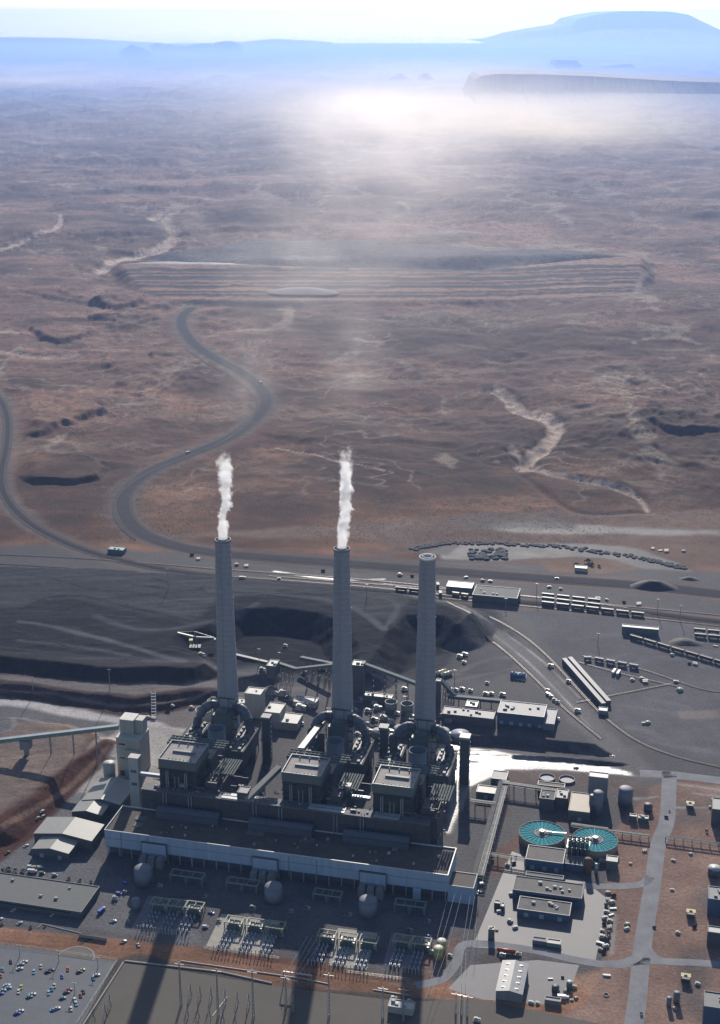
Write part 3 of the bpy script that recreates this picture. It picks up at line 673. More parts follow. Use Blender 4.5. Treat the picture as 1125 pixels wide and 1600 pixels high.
def bldg(name, label, fl, frx, bly, h, wm, rm, cat='building', rz=A, z0=None, doors=0, units=0, coping=None, winrow=0, gab=None, group=None, band=None, skylights=0, seed=1):
    """a flat- or pitched-roofed works building: walls, roof, coping, doors, windows, roof units"""
    q_ = at(fl[0], fl[1], h); g_ = gz(q_.x, q_.y) if z0 is None else z0
    p, w_, d = dims(fl, frx, bly, g_ + h, rz)
    t = thing(name, label, cat, (p.x, p.y, g_), rz, group); rr = random.Random(seed * 31 + int(fl[0]))
    wl = MB(); th = .4
    wl.box(0, w_, 0, th, 0, h); wl.box(0, w_, d-th, d, 0, h); wl.box(0, th, th, d-th, 0, h); wl.box(w_-th, w_, th, d-th, 0, h)
    if gab:
        ax, rise = gab
        if ax == 'y': wl.add([(0,.01,h),(w_,.01,h),(w_/2,.01,h+rise)], [(0,1,2)]); wl.add([(0,d-.01,h),(w_,d-.01,h),(w_/2,d-.01,h+rise)], [(2,1,0)])
        else: wl.add([(.01,0,h),(.01,d,h),(.01,d/2,h+rise)], [(2,1,0)]); wl.add([(w_-.01,0,h),(w_-.01,d,h),(w_-.01,d/2,h+rise)], [(0,1,2)])
    part('wall', wl, wm, t)
    if gab:
        rf = part('roof', MB().gable(0, w_, 0, d, h - .1, h + gab[1], gab[0]), rm, t)
        if skylights:
            sk = MB()
            for i in range(skylights):
                for s_ in (-1, 1):
                    yy = d * (i + .6) / (skylights + .2); 
                    x0_ = w_/2 + s_ * w_ * .25; zz = h - .1 + gab[1] * .5 + .3
                    sk.box(x0_ - w_*.07, x0_ + w_*.07, yy - .6, yy + .6, zz, zz + .35)
            part('skylight', sk, mat('skylight', (.75,.76,.72), .35), rf)
    else:
        rf = part('roof', MB().box(th, w_-th, th, d-th, h - .6, h - .25), rm, t)
        part('coping', MB().ring(-.12, w_+.12, -.12, d+.12, h + .003, h + .35, .62), coping or wm, t)
    for i in range(doors):
        x_ = w_ * (i + .5 + rr.uniform(-.12, .12)) / doors; dw = min(4.0, w_/doors*.5); dh = min(4.2, h*.6)
        part('door', MB().box(x_-dw/2, x_+dw/2, -.14, .02, .02, dh), mat('roller_door', (.30,.33,.36), .5), t)
    if winrow:
        for r_ in range(winrow):
            zz = h * (r_ + .55) / winrow
            part('window', MB().box(w_*.06, w_*.94, -.06, .02, zz, zz + min(1.4, h/winrow*.4)), mat('glass_dark', (.03,.04,.05), .15, spec=.8), t)
    if band: part('fascia', MB().box(-.25, w_+.25, -.3, -.05, h - band, h - .02), rm if not coping else coping, t)
    for i in range(units):
        ux_ = rr.uniform(.12, .88) * w_; uy_ = rr.uniform(.25, .8) * d; s_ = rr.uniform(.9, 1.7)
        hz = h - .25
        u = part('roof_unit', MB().box(ux_-s_, ux_+s_, uy_-s_*.7, uy_+s_*.7, hz, hz + s_*1.1), mat('hvac', (.30,.31,.30), .6, .0), rf)
    return t
def gallery(name, label, p, q, wd, ht, m, rm, bents=(), cat='conveyor', group=None, leg_m=None, truss=False):
    """an enclosed conveyor or bridge between two points (tops) on trestle legs"""
    p = Vector(p); q = Vector(q); o_ = Vector((p.x, p.y, gz(p.x, p.y)))
    t = thing(name, label, cat, o_, 0, group); P = p - o_; Q = q - o_; dn = Vector((0, 0, ht/2))
    part('gallery', MB().beam(P - dn, Q - dn, wd, ht), m, t)
    dr = (Q - P).normalized()
    part('roof', MB().beam(P + Vector((0,0,.15)), Q + Vector((0,0,.15)), wd + .5, .3), rm, t)
    side = dr.cross(Vector((0,0,1))).normalized() * wd * .42
    for f in bents:
        c = P.lerp(Q, f) - Vector((0,0,ht)); gl = gz(c.x + o_.x, c.y + o_.y) - o_.z; b_ = MB(); H_ = c.z - gl
        if H_ < 1: continue
        for s_ in (-1, 1):
            b_.beam(c + side*s_, Vector((c.x, c.y, gl)) + side*s_*(1 + H_*.02), .55)
        n = max(1, int(H_/7))
        for i in range(n):
            z0 = c.z - H_*i/n; z1 = c.z - H_*(i+1)/n
            b_.beam(Vector((c.x,c.y,z0)) + side, Vector((c.x,c.y,z1)) - side, .28); b_.beam(Vector((c.x,c.y,z0)) - side, Vector((c.x,c.y,z1)) + side, .28)
            b_.beam(Vector((c.x,c.y,z1)) + side, Vector((c.x,c.y,z1)) - side, .3)
        part('trestle', b_, leg_m or M_STEEL, t)
    return t
def tank(name, label, px, py, r, h, m, z=None, top='flat', cat='tank', group=None, open_top=None, rail=True, lid=None, legs=0):
    """(px, py) = centre of its top"""
    q_ = at(px, py, h); g_ = gz(q_.x, q_.y) if z is None else z; c = at(px, py, g_ + h)
    t = thing(name, label, cat, (c.x, c.y, g_), 0, group)
    if open_top:
        part('shell', MB().lathe(0, 0, [(r, legs), (r, h), (r-.35, h), (r-.35, h*.35), (.01, h*.33)], 32, True, False), m, t, True)
        part('rim', MB().lathe(0, 0, [(r+.02, h-.7), (r+.35, h-.7), (r+.35, h+.06), (r-.45, h+.06), (r-.45, h-.1)], 32, False, False), lid or m, t, True)
        part('contents', MB().lathe(0, 0, [(r-.4, h*.36), (.01, h*.36)], 24, False, False), open_top, t)
    else:
        part('shell', MB().lathe(0, 0, [(r, legs), (r, h)], 32, True, True), m, t, True)
        if top == 'dome': part('roof', MB().dome(0, 0, h, r + .05, r*.32, 28), lid or m, t, True)
        elif top == 'cone': part('roof', MB().lathe(0, 0, [(r + .15, h), (r + .15, h+.15), (.3, h + r*.18)], 28, False, True), lid or m, t, True)
        else: part('roof', MB().lathe(0, 0, [(r+.1, h-.02), (r+.1, h+.15), (.2, h+.5)], 28, False, True), lid or m, t, True)
    if legs:
        for k in range(4): a = k*pi/2 + .4; part('leg', MB().beam((r*.8*cos(a), r*.8*sin(a), 0), (r*.8*cos(a), r*.8*sin(a), legs + .2), .6), M_STEEL, t)
    if rail:
        b_ = MB(); x_ = r + .7
        b_.beam((x_ , -.3, 0), (x_, -.3, h), .12); b_.beam((x_, .3, 0), (x_, .3, h), .12)
        for i in range(int(h/.9)): b_.beam((x_, -.3, .6+i*.9), (x_, .3, .6+i*.9), .1)
        part('ladder', b_, M_GALV, t)
    return t
def lattice(b_, x, y, z0, z1, w0, w1, n, t=.25):
    """four-legged braced tower into a builder"""
    def cn(f): s = (w0 + (w1-w0)*f)/2; z = z0 + (z1-z0)*f; return [(x-s,y-s,z),(x+s,y-s,z),(x+s,y+s,z),(x-s,y+s,z)]
    for i in range(n):
        a = cn(i/n); c = cn((i+1)/n)
        for k in range(4):
            b_.beam(a[k], c[k], t); b_.beam(a[k], c[(k+1)%4], t*.6); b_.beam(a[(k+1)%4], c[k], t*.6); b_.beam(c[k], c[(k+1)%4], t*.6)
M_STEEL = mat('dark_steel', (.055,.065,.068), .55, .2); M_GALV = mat('galvanised', (.36,.38,.39), .42, .5)
M_CONC = mat('stack_concrete', (.285,.275,.275), .8, var=.10, scale=.05, streak=(1, 1, .12)); M_PANEL = mat('blue_white_panel', (.30,.385,.50), .5, var=.16, scale=.22, streak=(1, 1, .12))
M_CREAM = mat('cream_panel', (.38,.37,.32), .55, var=.16, scale=.2, streak=(1, 1, .15)); M_TANROOF = mat('tan_roof', (.185,.165,.145), .8, var=.12, scale=.12)
M_BRROOF = mat('brown_roof', (.085,.070,.058), .85, var=.32, scale=.09); M_GRROOF = mat('grey_roof', (.125,.125,.118), .8, var=.28, scale=.13)
M_SIDING = mat('grey_siding', (.20,.205,.21), .6, var=.2, scale=.25, streak=(1, 1, .15)); M_DKSID = mat('dark_siding', (.075,.085,.09), .55, var=.1)
M_GREEN = mat('green_grey_siding', (.10,.125,.12), .5, var=.1); M_WHITE = mat('white_paint', (.39,.39,.37), .5, var=.06)
M_BLUE = mat('blue_siding', (.055,.095,.16), .5, var=.08); M_CONC2 = mat('pale_concrete', (.30,.29,.27), .75); M_PIPE = mat('pipe_lagging', (.30,.34,.38), .38, .35, var=.08)
M_BLACK = mat('black_interior', (.012,.012,.013), .9); M_YEL = mat('yellow_paint', (.42,.36,.14), .55); M_TAN = mat('tan_panel', (.36,.30,.21), .6, var=.07)  # the black one colours flue cores and the dark insides of vessels and openings
M_TANKB = mat('grey_blue_tank', (.15,.165,.195), .6, var=.12); M_COOL = mat('cooler_green', (.17,.22,.19), .5)
M_GRAT = mat('grating', (.075,.085,.085), .85, .0, var=.3, scale=.5)

# ---------------------------------------------------------------- the three chimneys
CH = [(348, 843, 'westernmost tall concrete chimney, left of the three, trailing the shorter white plume'),
      (534, 857, 'middle tall concrete chimney, trailing the longer white plume'),
      (668, 870, 'rightmost tall concrete chimney with a bare pale rim and no plume')]
HS = 236.0
chim = []
for i, (px, py, lb) in enumerate(CH):
    c = at(px, py, HS); t = thing('chimney', lb, 'chimney', (c.x, c.y, 0), A, 'tall concrete chimneys of the power station'); chim.append(t)
    prof = []
    n = 40
    for k in range(n + 1):
        z = HS * k / n; f = k / n; r = 12.6 + (8.0 - 12.6) * (f ** .85)
        if 0 < k < n: prof += [(r + .10, z - .25), (r + .10, z)]
        prof.append((r, z + (.01 if k < n else 0)))
    sh = part('shaft', MB().lathe(0, 0, prof, 48, True, False), M_CONC, t, False)
    sh.data.polygons.foreach_set('use_smooth', np.ones(len(sh.data.polygons), bool))
    part('rim', MB().lathe(0, 0, [(8.02, HS-1.6), (8.5, HS-1.6), (8.5, HS+.5), (7.7, HS+.5), (7.7, HS-3)], 40, False, False), mat('rim_concrete', (.72,.70,.66), .7) if i == 2 else M_SIDING, t, True)
    part('flue_liner', MB().lathe(0, 0, [(4.6, HS-8), (4.6, HS+1.0), (5.1, HS+1.0), (5.1, HS-2), (7.75, HS-2)], 36, False, False), mat('liner', (.55,.53,.50), .5) if i == 2 else M_CONC, t, True)
    part('black_core', MB().lathe(0, 0, [(4.58, HS-6), (.01, HS-6.2)], 24, False, False), M_BLACK, t)  # black disc closing the flue below its rim
    for s_ in (-1, 1):
        b_ = MB(); pts = []; K = 12
        for k in range(K + 1):
            a = pi * .95 * k / K; rad = 13.5
            pts.append((s_ * (9 + rad * (1 - cos(a)) * .82), -2 - 17 * k / K, 38 + 15 * sin(a) - (k/K)**2 * 20))
        b_.tube(pts, 4.9, 18); pts2 = pts[-1]; b_.tube([pts2, (pts2[0], pts2[1] - 1, 1)], 6.0, 18)
        d_ = part('breeching_duct', b_, mat('duct', (.12,.13,.15), .5), t, True)
        for k in range(1, K, 2):
            P_ = Vector(pts[k]); T_ = (Vector(pts[k+1]) - Vector(pts[k-1])).normalized(); part('stiffener', MB().tube([P_ - T_*.25, P_ + T_*.25], 5.25, 18), M_STEEL, d_)
    b_ = MB()
    for j in range(5):
        z = 12 + j*12; b_.ring(-14, 14, -15, -12.8, z, z + .5, .5)
        for x_ in (-14, -5, 5, 14): b_.beam((x_, -14, z - 12), (x_, -14, z), .5)
        b_.beam((-14, -14, z-12), (-5, -14, z), .3); b_.beam((14, -14, z-12), (5, -14, z), .3)
    part('access_frame', b_, M_STEEL, t)
    part('inlet_housing', MB().box(-9, 9, -27, -13.4, 0, 46).box(-6, 6, -24, -15, 46.003, 50), M_GREEN, t)
    for k in range(4): a = k*pi/2 + .3; part('beacon', MB().beam((8.6*cos(a), 8.6*sin(a), HS*.72), (9.9*cos(a), 9.9*sin(a), HS*.72), .8), M_STEEL, t)
    b_ = MB(); b_.beam((-1.5, -12.9, 60), (-1.5, -8.6, HS-2), .3).beam((-.7, -12.9, 60), (-.7, -8.6, HS-2), .3)
    for z in range(62, int(HS)-2, 3): y_ = -12.9 + (z-60)/(HS-62)*4.3; b_.beam((-1.5, y_, z), (-.7, y_, z), .2)
    part('ladder', b_, M_GALV, t)

# ---------------------------------------------------------------- turbine hall and its annex
HH = 27.0
p, w_, d_ = dims((163,1297), 700, 1259, HH)
HALL = p; HW = w_; HD = d_
t = thing('turbine_hall', 'very long turbine hall with pale blue upper wall panels and dark flat roof', 'power station', (p.x, p.y, 0), A)
th = .5; zb = HH - 17.5
part('upper_wall', MB().box(0, w_, 0, th, zb, HH).box(0, w_, d_-th, d_, zb, HH).box(0, th, th, d_-th, zb, HH).box(w_-th, w_, th, d_-th, zb, HH), M_PANEL, t)
part('panel_joint', MB().box(0, w_, -.12, -.005, HH - 8, HH - 7.6).box(0, w_, -.14, -.005, zb + .1, zb + .6), mat('joint', (.12,.17,.25), .5), t)
part('lower_wall', MB().box(1, w_-1, 6, 6.5, 0, zb - .003).box(1, w_-1, d_-1.5, d_-1, 0, zb-.003).box(1, 1.5, 6.5, d_-1.5, 0, zb-.003).box(w_-1.5, w_-1, 6.5, d_-1.5, 0, zb-.003), M_DKSID, t)
rf = part('roof', MB().box(th, w_-th, th, d_-th, HH - 1.0, HH - .6), M_BRROOF, t)
part('coping', MB().ring(-.2, w_+.2, -.2, d_+.2, HH + .003, HH + .6, .8), mat('coping', (.52,.54,.52), .45), t)
for k in range(28):
    x_ = 2 + k*(w_-4)/27; part('column', MB().box(x_-.5, x_+.5, .3, 1.4, 0, zb - .003), M_PIPE if k % 7 else M_PANEL, t)
for fx in (.115, .445, .755):     # three projecting entry panels with gas coolers below
    x0 = w_*fx; e = part('entry_bay', MB().box(x0, x0 + 24, -2.4, -.16, zb - 5.5, HH - 6.5), M_PANEL, t)
    part('frame', MB().box(x0 - .5, x0 + 24.5, -2.8, -.2, HH - 6.497, HH - 6).box(x0-.5, x0-.003, -2.8, -.2, zb-5.5, HH-6.5).box(x0+24.003, x0+24.5, -2.8, -.2, zb-5.5, HH-6.5), M_DKSID, e)
    for k in range(3):
        part('bay_canopy', MB().prism([(x0 + k*8.2, -11), (x0 + k*8.2 + 6.6, -11), (x0 + k*8.2 + 6.6, -2.9), (x0 + k*8.2, -2.9)], 0, 8.5).box(x0 + k*8.2 + .5, x0 + k*8.2 + 6.1, -10, -3.4, 8.503, 10), M_SIDING, t)
rr = random.Random(4)
for k in range(26):
    x_ = rr.uniform(.03, .9)*w_; y_ = rr.uniform(.12, .8)*d_; s_ = rr.uniform(.6, 1.3)
    part('roof_vent', MB().box(x_-s_, x_+s_, y_-s_, y_+s_, HH-.6, HH+s_*1.2), M_SIDING if k % 3 else M_WHITE, rf)
part('roof_vent', MB().box(w_*.955, w_*.955+2.2, d_*.6, d_*.6+2, HH-.6, HH+1.6), M_WHITE, rf)
for fx, wd in ((.07, 9), (.06, 12), (.40, 17), (.56, 13)):   # lighter hatches
    y0 = d_*.55 if fx != .07 else d_*.3
    part('roof_hatch', MB().box(w_*fx, w_*fx+wd, y0, y0+7, HH-.6, HH-.1), M_GRROOF, rf)
for fx in (.12, .40, .68):        # dark feed-heater housings lying along the roof's back
    part('heater_housing', MB().box(w_*fx, w_*fx+62, d_-13, d_-.8, HH-.6, HH+6).tube([(w_*fx, d_-7, HH+6), (w_*fx+62, d_-7, HH+6)], 4.2, 12), mat('housing', (.055,.07,.10), .6), t)
part('downpipe', MB().beam((w_*.05, -.5, zb-8), (w_*.05, -.5, HH-.5), .5).beam((w_*.13, -.5, zb-8), (w_*.13, -.5, HH-.5), .5).beam((w_*.55, -.5, zb-6), (w_*.55, -.5, HH-2), .5).beam((w_*.63, -.5, zb-6), (w_*.63, -.5, HH-2), .5), M_GALV, t)
part('link_stair', MB().box(w_*.905, w_*.905+7, -3, -.16, 0, zb + 1.5), M_PANEL, t)
bldg('switchgear_annex', 'small brown-roofed annex at the right end of the long turbine hall', (700,1383), 740, 1361, 17, M_PANEL, mat('annex_roof', (.12,.10,.085), .85), coping=M_CREAM)

# ---------------------------------------------------------------- bunker bay and boilers
p, w_, d_ = dims((214,1226), 660, 1218, 50)
py_ = HALL + Vector((-sin(A), cos(A), 0)) * (HD + 1.0) + Vector((cos(A), sin(A), 0)) * 20
t = thing('bunker_bay', 'long dark coal bunker bay between the turbine hall and the boilers', 'bunker bay', (py_.x, py_.y, 0), A)
BW = HW - 46
part('wall', MB().box(0, BW, 0, 12, 0, 47), mat('bay_wall', (.05,.052,.058), .6), t)
part('roof', MB().box(-.5, BW+.5, -.6, 12.4, 47.003, 48), mat('bay_roof', (.10,.105,.115), .7), t)
for x0, x1 in ((80, 112), (165, 200), (228, 252)): part('roof_light', MB().box(x0, x1, 1, 5, 48.003, 48.5).box(x0, x1, 6.5, 10.5, 48.003, 48.5), mat('pale_sheet', (.36,.40,.40), .4), t)
for k in range(30): part('bay_column', MB().box(4 + k*(BW-8)/29, 4.8 + k*(BW-8)/29, -.5, -.003, 0, 46.9), M_STEEL, t)
for z in (14, 25, 36): part('bay_beam', MB().box(0, BW, -.8, -.503, z, z+.9), M_STEEL, t)
for fx in (.08, .17, .40, .49, .68, .77):
    for k in (0, 1): part('bay_pipe', MB().tube([(BW*fx + k*3, -1.6, 26), (BW*fx + k*3, -1.6, 46), (BW*fx + k*3, 3, 48.6)], .5, 8), M_PIPE, t)
rr = random.Random(77)
for k in range(30):
    x_ = rr.uniform(3, BW-6); s_ = rr.uniform(.8, 2); part('bay_roof_unit', MB().box(x_, x_+s_*1.8, 5.5, 5.5+s_, 48.003, 48+s_), [M_SIDING, M_STEEL, M_GREEN][k % 3], t)
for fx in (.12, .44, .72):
    for k in range(6): part('bay_opening', MB().box(BW*fx+k*5, BW*fx+k*5+3, -.1, .02, 6, 34), M_BLACK, t)  # flat black slabs, the shade inside the openings put into their colour
BO = [((247,1186), 305, 1157, 'leftmost of the three boiler houses, behind the left end of the turbine hall'),
      ((440,1207), 501, 1179, 'middle of the three boiler houses, in front of the middle chimney'),
      ((582,1225), 645, 1196, 'rightmost of the three boiler houses, in front of the plume-less chimney')]
HB = 76.0
BOX = []
for bi, (fl, frx, bly, lb) in enumerate(BO):
    p, w_, d_ = dims(fl, frx, bly, HB); BOX.append((p, w_, d_))
    t = thing('boiler_house', lb, 'boiler house', (p.x, p.y, 0), A, 'boiler houses of the power station')
    ph = MB().box(0, w_, 0, .4, HB-9, HB).box(0, w_, d_-.4, d_, HB-9, HB).box(0, .4, .4, d_-.4, HB-9, HB).box(w_-.4, w_, .4, d_-.4, HB-9, HB).box(1, w_-1, 1, d_-1, HB-8.8, HB-8.2)
    pw = part('penthouse_wall', ph, M_GREEN, t)
    part('penthouse_roof', MB().box(.4, w_-.4, .4, d_-.4, HB-1.3, HB-.9), mat('penthouse_roof', (.33,.30,.275), .8, var=.28, scale=.12), t)
    part('parapet', MB().ring(-.3, w_+.3, -.3, d_+.3, HB+.003, HB+.9, .8), mat('parapet', (.20,.25,.24), .5), t)
    part('ridge_vent', MB().box(w_*.22, w_*.82, d_*.46, d_*.54, HB-.9, HB+1.0), M_SIDING, t)
    vv = MB()
    for k in range(7): vv.box(w_*(.25+.1*k), w_*(.25+.1*k)+.8, d_*.05, d_*.05+.8, HB-.9, HB+1.2)
    for k in range(3): vv.cyl(w_*(.25+.25*k), d_*.86, HB-.9, HB+1.4, .6, 8)
    part('roof_pipe', vv, M_STEEL, t)
    fr = MB(); nb = 6; zt = HB - 9
    for i in range(nb):
        for j in range(5): x_ = 1 + (w_-2)*i/(nb-1); y_ = 1 + (d_-2)*j/4; fr.beam((x_, y_, 0), (x_, y_, zt), .9)
    for z in range(9, int(zt), 9):
        for j in range(5): y_ = 1 + (d_-2)*j/4; fr.beam((1, y_, z), (w_-1, y_, z), .7)
        for i in range(nb): x_ = 1 + (w_-2)*i/(nb-1); fr.beam((x_, 1, z), (x_, d_-1, z), .7)
        fr.beam((1, 1, z), (1 + (w_-2)/(nb-1), 1, min(z+9, zt)), .4); fr.beam((w_-1, 1, z), (w_-1, d_/4, min(z+9, zt)), .4); fr.beam((w_-1, d_*.6, z), (w_-1, d_*.8, min(z+9, zt)), .4)
    part('steel_frame', fr, M_STEEL, t)
    part('furnace', MB().box(w_*.03, w_*.97, d_*.06, d_*.97, 4, zt-.5), mat('furnace_casing', (.045,.047,.05), .6), t)
    for z in range(14, int(zt), 13):
        part('platform', MB().ring(-1.2, w_+1.2, -1.2, d_+1.2, z, z + .35, 3.0), M_GRAT, t)
    for k, fx in enumerate((.22, .27, .72, .77)):
        part('steam_pipe', MB().tube([(w_*fx, -2.2, 33), (w_*fx, -2.2, zt - 2), (w_*fx, 1.5, zt - 1.2)], .55, 8), M_PIPE, t)
    for fx in (.45, .55): part('steam_pipe', MB().tube([(w_*fx, -2.2, 30), (w_*fx, -2.2, zt - 6)], .55, 8), M_COOL, t)
    # low stair tower on the right flank and conveyor-side hoods
    st = MB(); lattice(st, w_ + 5, d_*.35, 0, 62, 6, 6, 8, .5); part('stair_tower', st, M_STEEL, t)
    # back pass, air heaters and the deck with grid roof behind and to the right
    part('back_pass', MB().box(2, w_+2, d_+.5, d_+20, 0, 60).box(w_*.2, w_*.5, d_+2, d_+14, 60.003, 66), M_DKSID, t)
    dk = MB(); z = HB - 5
    for k in range(15): dk.box(-6 + k*(w_+22)/15, -6 + k*(w_+22)/15 + 2.4, d_+1, d_+17, z, z+1.6)
    for k in range(4): dk.box(-6, w_+16, d_+1.5+k*4.6, d_+2.4+k*4.6, z+1.603, z+2.3)
    part('grid_deck', dk, mat('grid_deck', (.13,.155,.145), .75, .0, var=.3, scale=.3, spec=.1), t)
    sp = MB()
    for x_ in (-5, w_*.3, w_*.7, w_+15):
        for y_ in (d_+2, d_+16): sp.beam((x_, y_, 0), (x_, y_, z), .9)
        sp.beam((x_, d_+2, 20), (x_, d_+16, z-2), .4); sp.beam((x_, d_+2, 40), (x_, d_+16, 22), .4)
    part('deck_column', sp, M_STEEL, t)
    ex = MB().box(w_+6, w_+24, -2, d_-4, 0, 50); ex.box(w_+8, w_+20, 2, d_*.5, 50.003, 56)
    part('side_block', ex, mat('side_block', (.05,.05,.055), .6), t)
    dk2 = MB()
    for k in range(8): dk2.box(w_+12 + k*2.6, w_+12 + k*2.6 + 1.6, d_*.45, d_+9, 57, 58.4)
    part('grid_deck', dk2, MATS['grid_deck'], t)
    rz_ = random.Random(bi)
    for k in range(70):
        x_ = rz_.uniform(-8, w_+24); y_ = rz_.uniform(-4, 3) if rz_.random() < .5 else rz_.uniform(d_*.2, d_+24); z0 = rz_.uniform(3, 58); cl = MB(); u_ = rz_.random()
        if u_ < .4: L_ = rz_.uniform(5, 16); cl.beam((x_, y_, z0), (x_ + L_, y_, z0), rz_.uniform(.5, 1.6)).beam((x_ + L_, y_, z0 - rz_.uniform(3, 12)), (x_ + L_, y_, z0 + .5), .7)
        elif u_ < .7: cl.tube([(x_, y_, z0), (x_, y_ + rz_.uniform(3, 8), z0 + rz_.uniform(-6, 6))], rz_.uniform(.5, 1.7), 8)
        else: s_ = rz_.uniform(1.2, 3.5); cl.box(x_, x_ + s_*1.6, y_, y_ + s_, z0, z0 + s_)
        part('duct', cl, [M_GALV, M_STEEL, M_GREEN, M_SIDING, M_DKSID, MATS['furnace_casing']][rz_.randrange(6)], t)
# electrostatic precipitator blocks tucked under the curved ducts
def precip(loc, label):
    t = thing('precipitator', label, 'precipitator', loc, A, 'dark precipitator blocks at the chimney feet')
    part('casing', MB().box(-10, 10, -13, 13, 9, 27), M_DKSID, t); part('top_deck', MB().ring(-10.6, 10.6, -13.6, 13.6, 27.003, 27.6, 2.0), M_GRAT, t)
    for i in range(2):
        for j in range(3):
            x_, y_ = -5 + i*10, -8.6 + j*8.6
            part('hopper', MB().add([(x_-4.6,y_-4,9),(x_+4.6,y_-4,9),(x_+4.6,y_+4,9),(x_-4.6,y_+4,9),(x_-.8,y_-.8,3),(x_+.8,y_-.8,3),(x_+.8,y_+.8,3),(x_-.8,y_+.8,3)], [(0,1,2,3),(7,6,5,4),(0,4,5,1),(1,5,6,2),(2,6,7,3),(3,7,4,0)]), M_GREEN, t)
            part('rapper', MB().box(x_-1.5, x_+1.5, y_-2, y_+2, 27.003, 29.5), M_SIDING, t)
    for x_ in (-9.6, 0, 9.6):
        for y_ in (-12.6, 12.6): part('leg', MB().beam((x_, y_, 0), (x_, y_, 9), .8), M_STEEL, t)
    for z in (13, 17, 21, 25): part('stiffener', MB().box(-10.3, 10.3, -13.35, -13.003, z, z+.5), M_GREEN, t)
    return t
pr0 = None
for i, wh in enumerate(('left chimney', 'middle chimney', 'right chimney')):
    for s_, sw in ((-1, 'left'), (1, 'right')):
        for j, dv in enumerate((-24, -52)):
            b0 = chim[i].location; lx, ly = s_*27, dv; loc = (b0.x + lx*cos(A) - ly*sin(A), b0.y + lx*sin(A) + ly*cos(A), 0)
            lb = f'dark precipitator block {sw} of the {wh}, {"under its curved duct" if j == 0 else "nearer the boiler house"}'
            if pr0 is None: pr0 = precip(loc, lb)
            else: copy_thing(pr0, loc, A, lb)
# wide open-topped surge vessels in front of each chimney, with the low fan houses beside them
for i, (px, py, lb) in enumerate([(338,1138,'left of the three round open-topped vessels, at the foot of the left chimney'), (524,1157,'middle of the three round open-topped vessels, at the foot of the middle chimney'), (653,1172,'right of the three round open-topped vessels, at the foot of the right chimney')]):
    tank('open_vessel', lb, px, py, 9.0, 52, M_TANKB, z=0, open_top=M_BLACK, cat='vessel', group='open-topped vessels at the chimney feet')  # black floor: the vessel's dark inside is put into its colour
# elevator / stair towers beside the chimneys and in the corner of each unit
for (px, py, h, s, m, lb) in [(416,1118,54,9,M_GREEN,'dark slim lift tower standing right of the left chimney'), (600,1134,54,9,M_GREEN,'dark slim lift tower between the middle and right chimneys'),
                               (727,1149,54,10,M_CREAM,'dark lift tower with a cream cap at the right edge of the third unit')]:
    c = at(px, py, h); t = thing('lift_tower', lb, 'tower', (c.x, c.y, 0), A, 'lift towers beside the chimneys')
    part('cladding', MB().box(-s/2+.5, s/2-.5, -s/2+.5, s/2-.5, 0, h-2.4), M_DKSID, t)
    b_ = MB(); lattice(b_, 0, 0, 0, h-2.4, s, s, 9, .3); part('frame', b_, M_GREEN, t)
    part('cap', MB().box(-s/2-.4, s/2+.4, -s/2-.4, s/2+.4, h-2.4, h), M_SIDING if m is M_GREEN else m, t)
for (fl, frx, bly, h, lb) in [((200,1184), 215, 1178, 62, 'slim white lift tower with blue bands beside the left boiler house'), ((535,1228), 547, 1223, 58, 'slim white lift tower between the middle and right boiler houses')]:
    p, w_, d_ = dims(fl, frx, bly, h); t = thing('lift_tower', lb, 'tower', (p.x, p.y, 0), A, 'white lift towers beside the boilers')
    part('cladding', MB().box(0, w_, 0, d_, 0, h-.3), M_WHITE, t); part('cap', MB().box(-.4, w_+.4, -.4, d_+.4, h-.297, h+.6), M_CREAM, t)
    for z in (h-16, h-30): part('window', MB().box(w_*.2, w_*.8, -.08, .02, z, z+3), M_BLUE, t)
    for z, L0, L1 in (((h-14), -30, 26), (h-34, -34, 26)) if fl[0] > 400 else ((h-20, 9, 42), (h-40, 9, 44)):
        part('bridge', MB().box(L0, -.003, d_*.3, d_*.3+3.4, z, z+3.2) if L0 < 0 else MB(), M_PIPE, t) if L0 < 0 else None
        part('bridge', MB().box(w_+.003, L1, d_*.3, d_*.3+3.4, z, z+3.2), M_PIPE, t)
# inclined conveyor galleries and their transfer house between units one and two
gallery('conveyor', 'sloping cream conveyor gallery rising to the middle boiler house from the transfer house', (*at(385,1247,52)[:2], 52), (*at(436,1197,66)[:2], 66), 5.5, 4.5, M_SIDING, mat('conveyor_roof', (.36,.33,.28), .5), (.5,))
gallery('conveyor', 'sloping cream conveyor gallery rising from behind to the middle boiler house', (*at(515,1111,30)[:2], 30), (*at(470,1169,60)[:2], 60), 6, 4.5, M_SIDING, MATS['conveyor_roof'], (.25, .5, .75))
bldg('transfer_house', 'boxy conveyor transfer house standing on the dark bunker bay', (370,1238), 386, 1228, 56, M_DKSID, M_SIDING, z0=0)
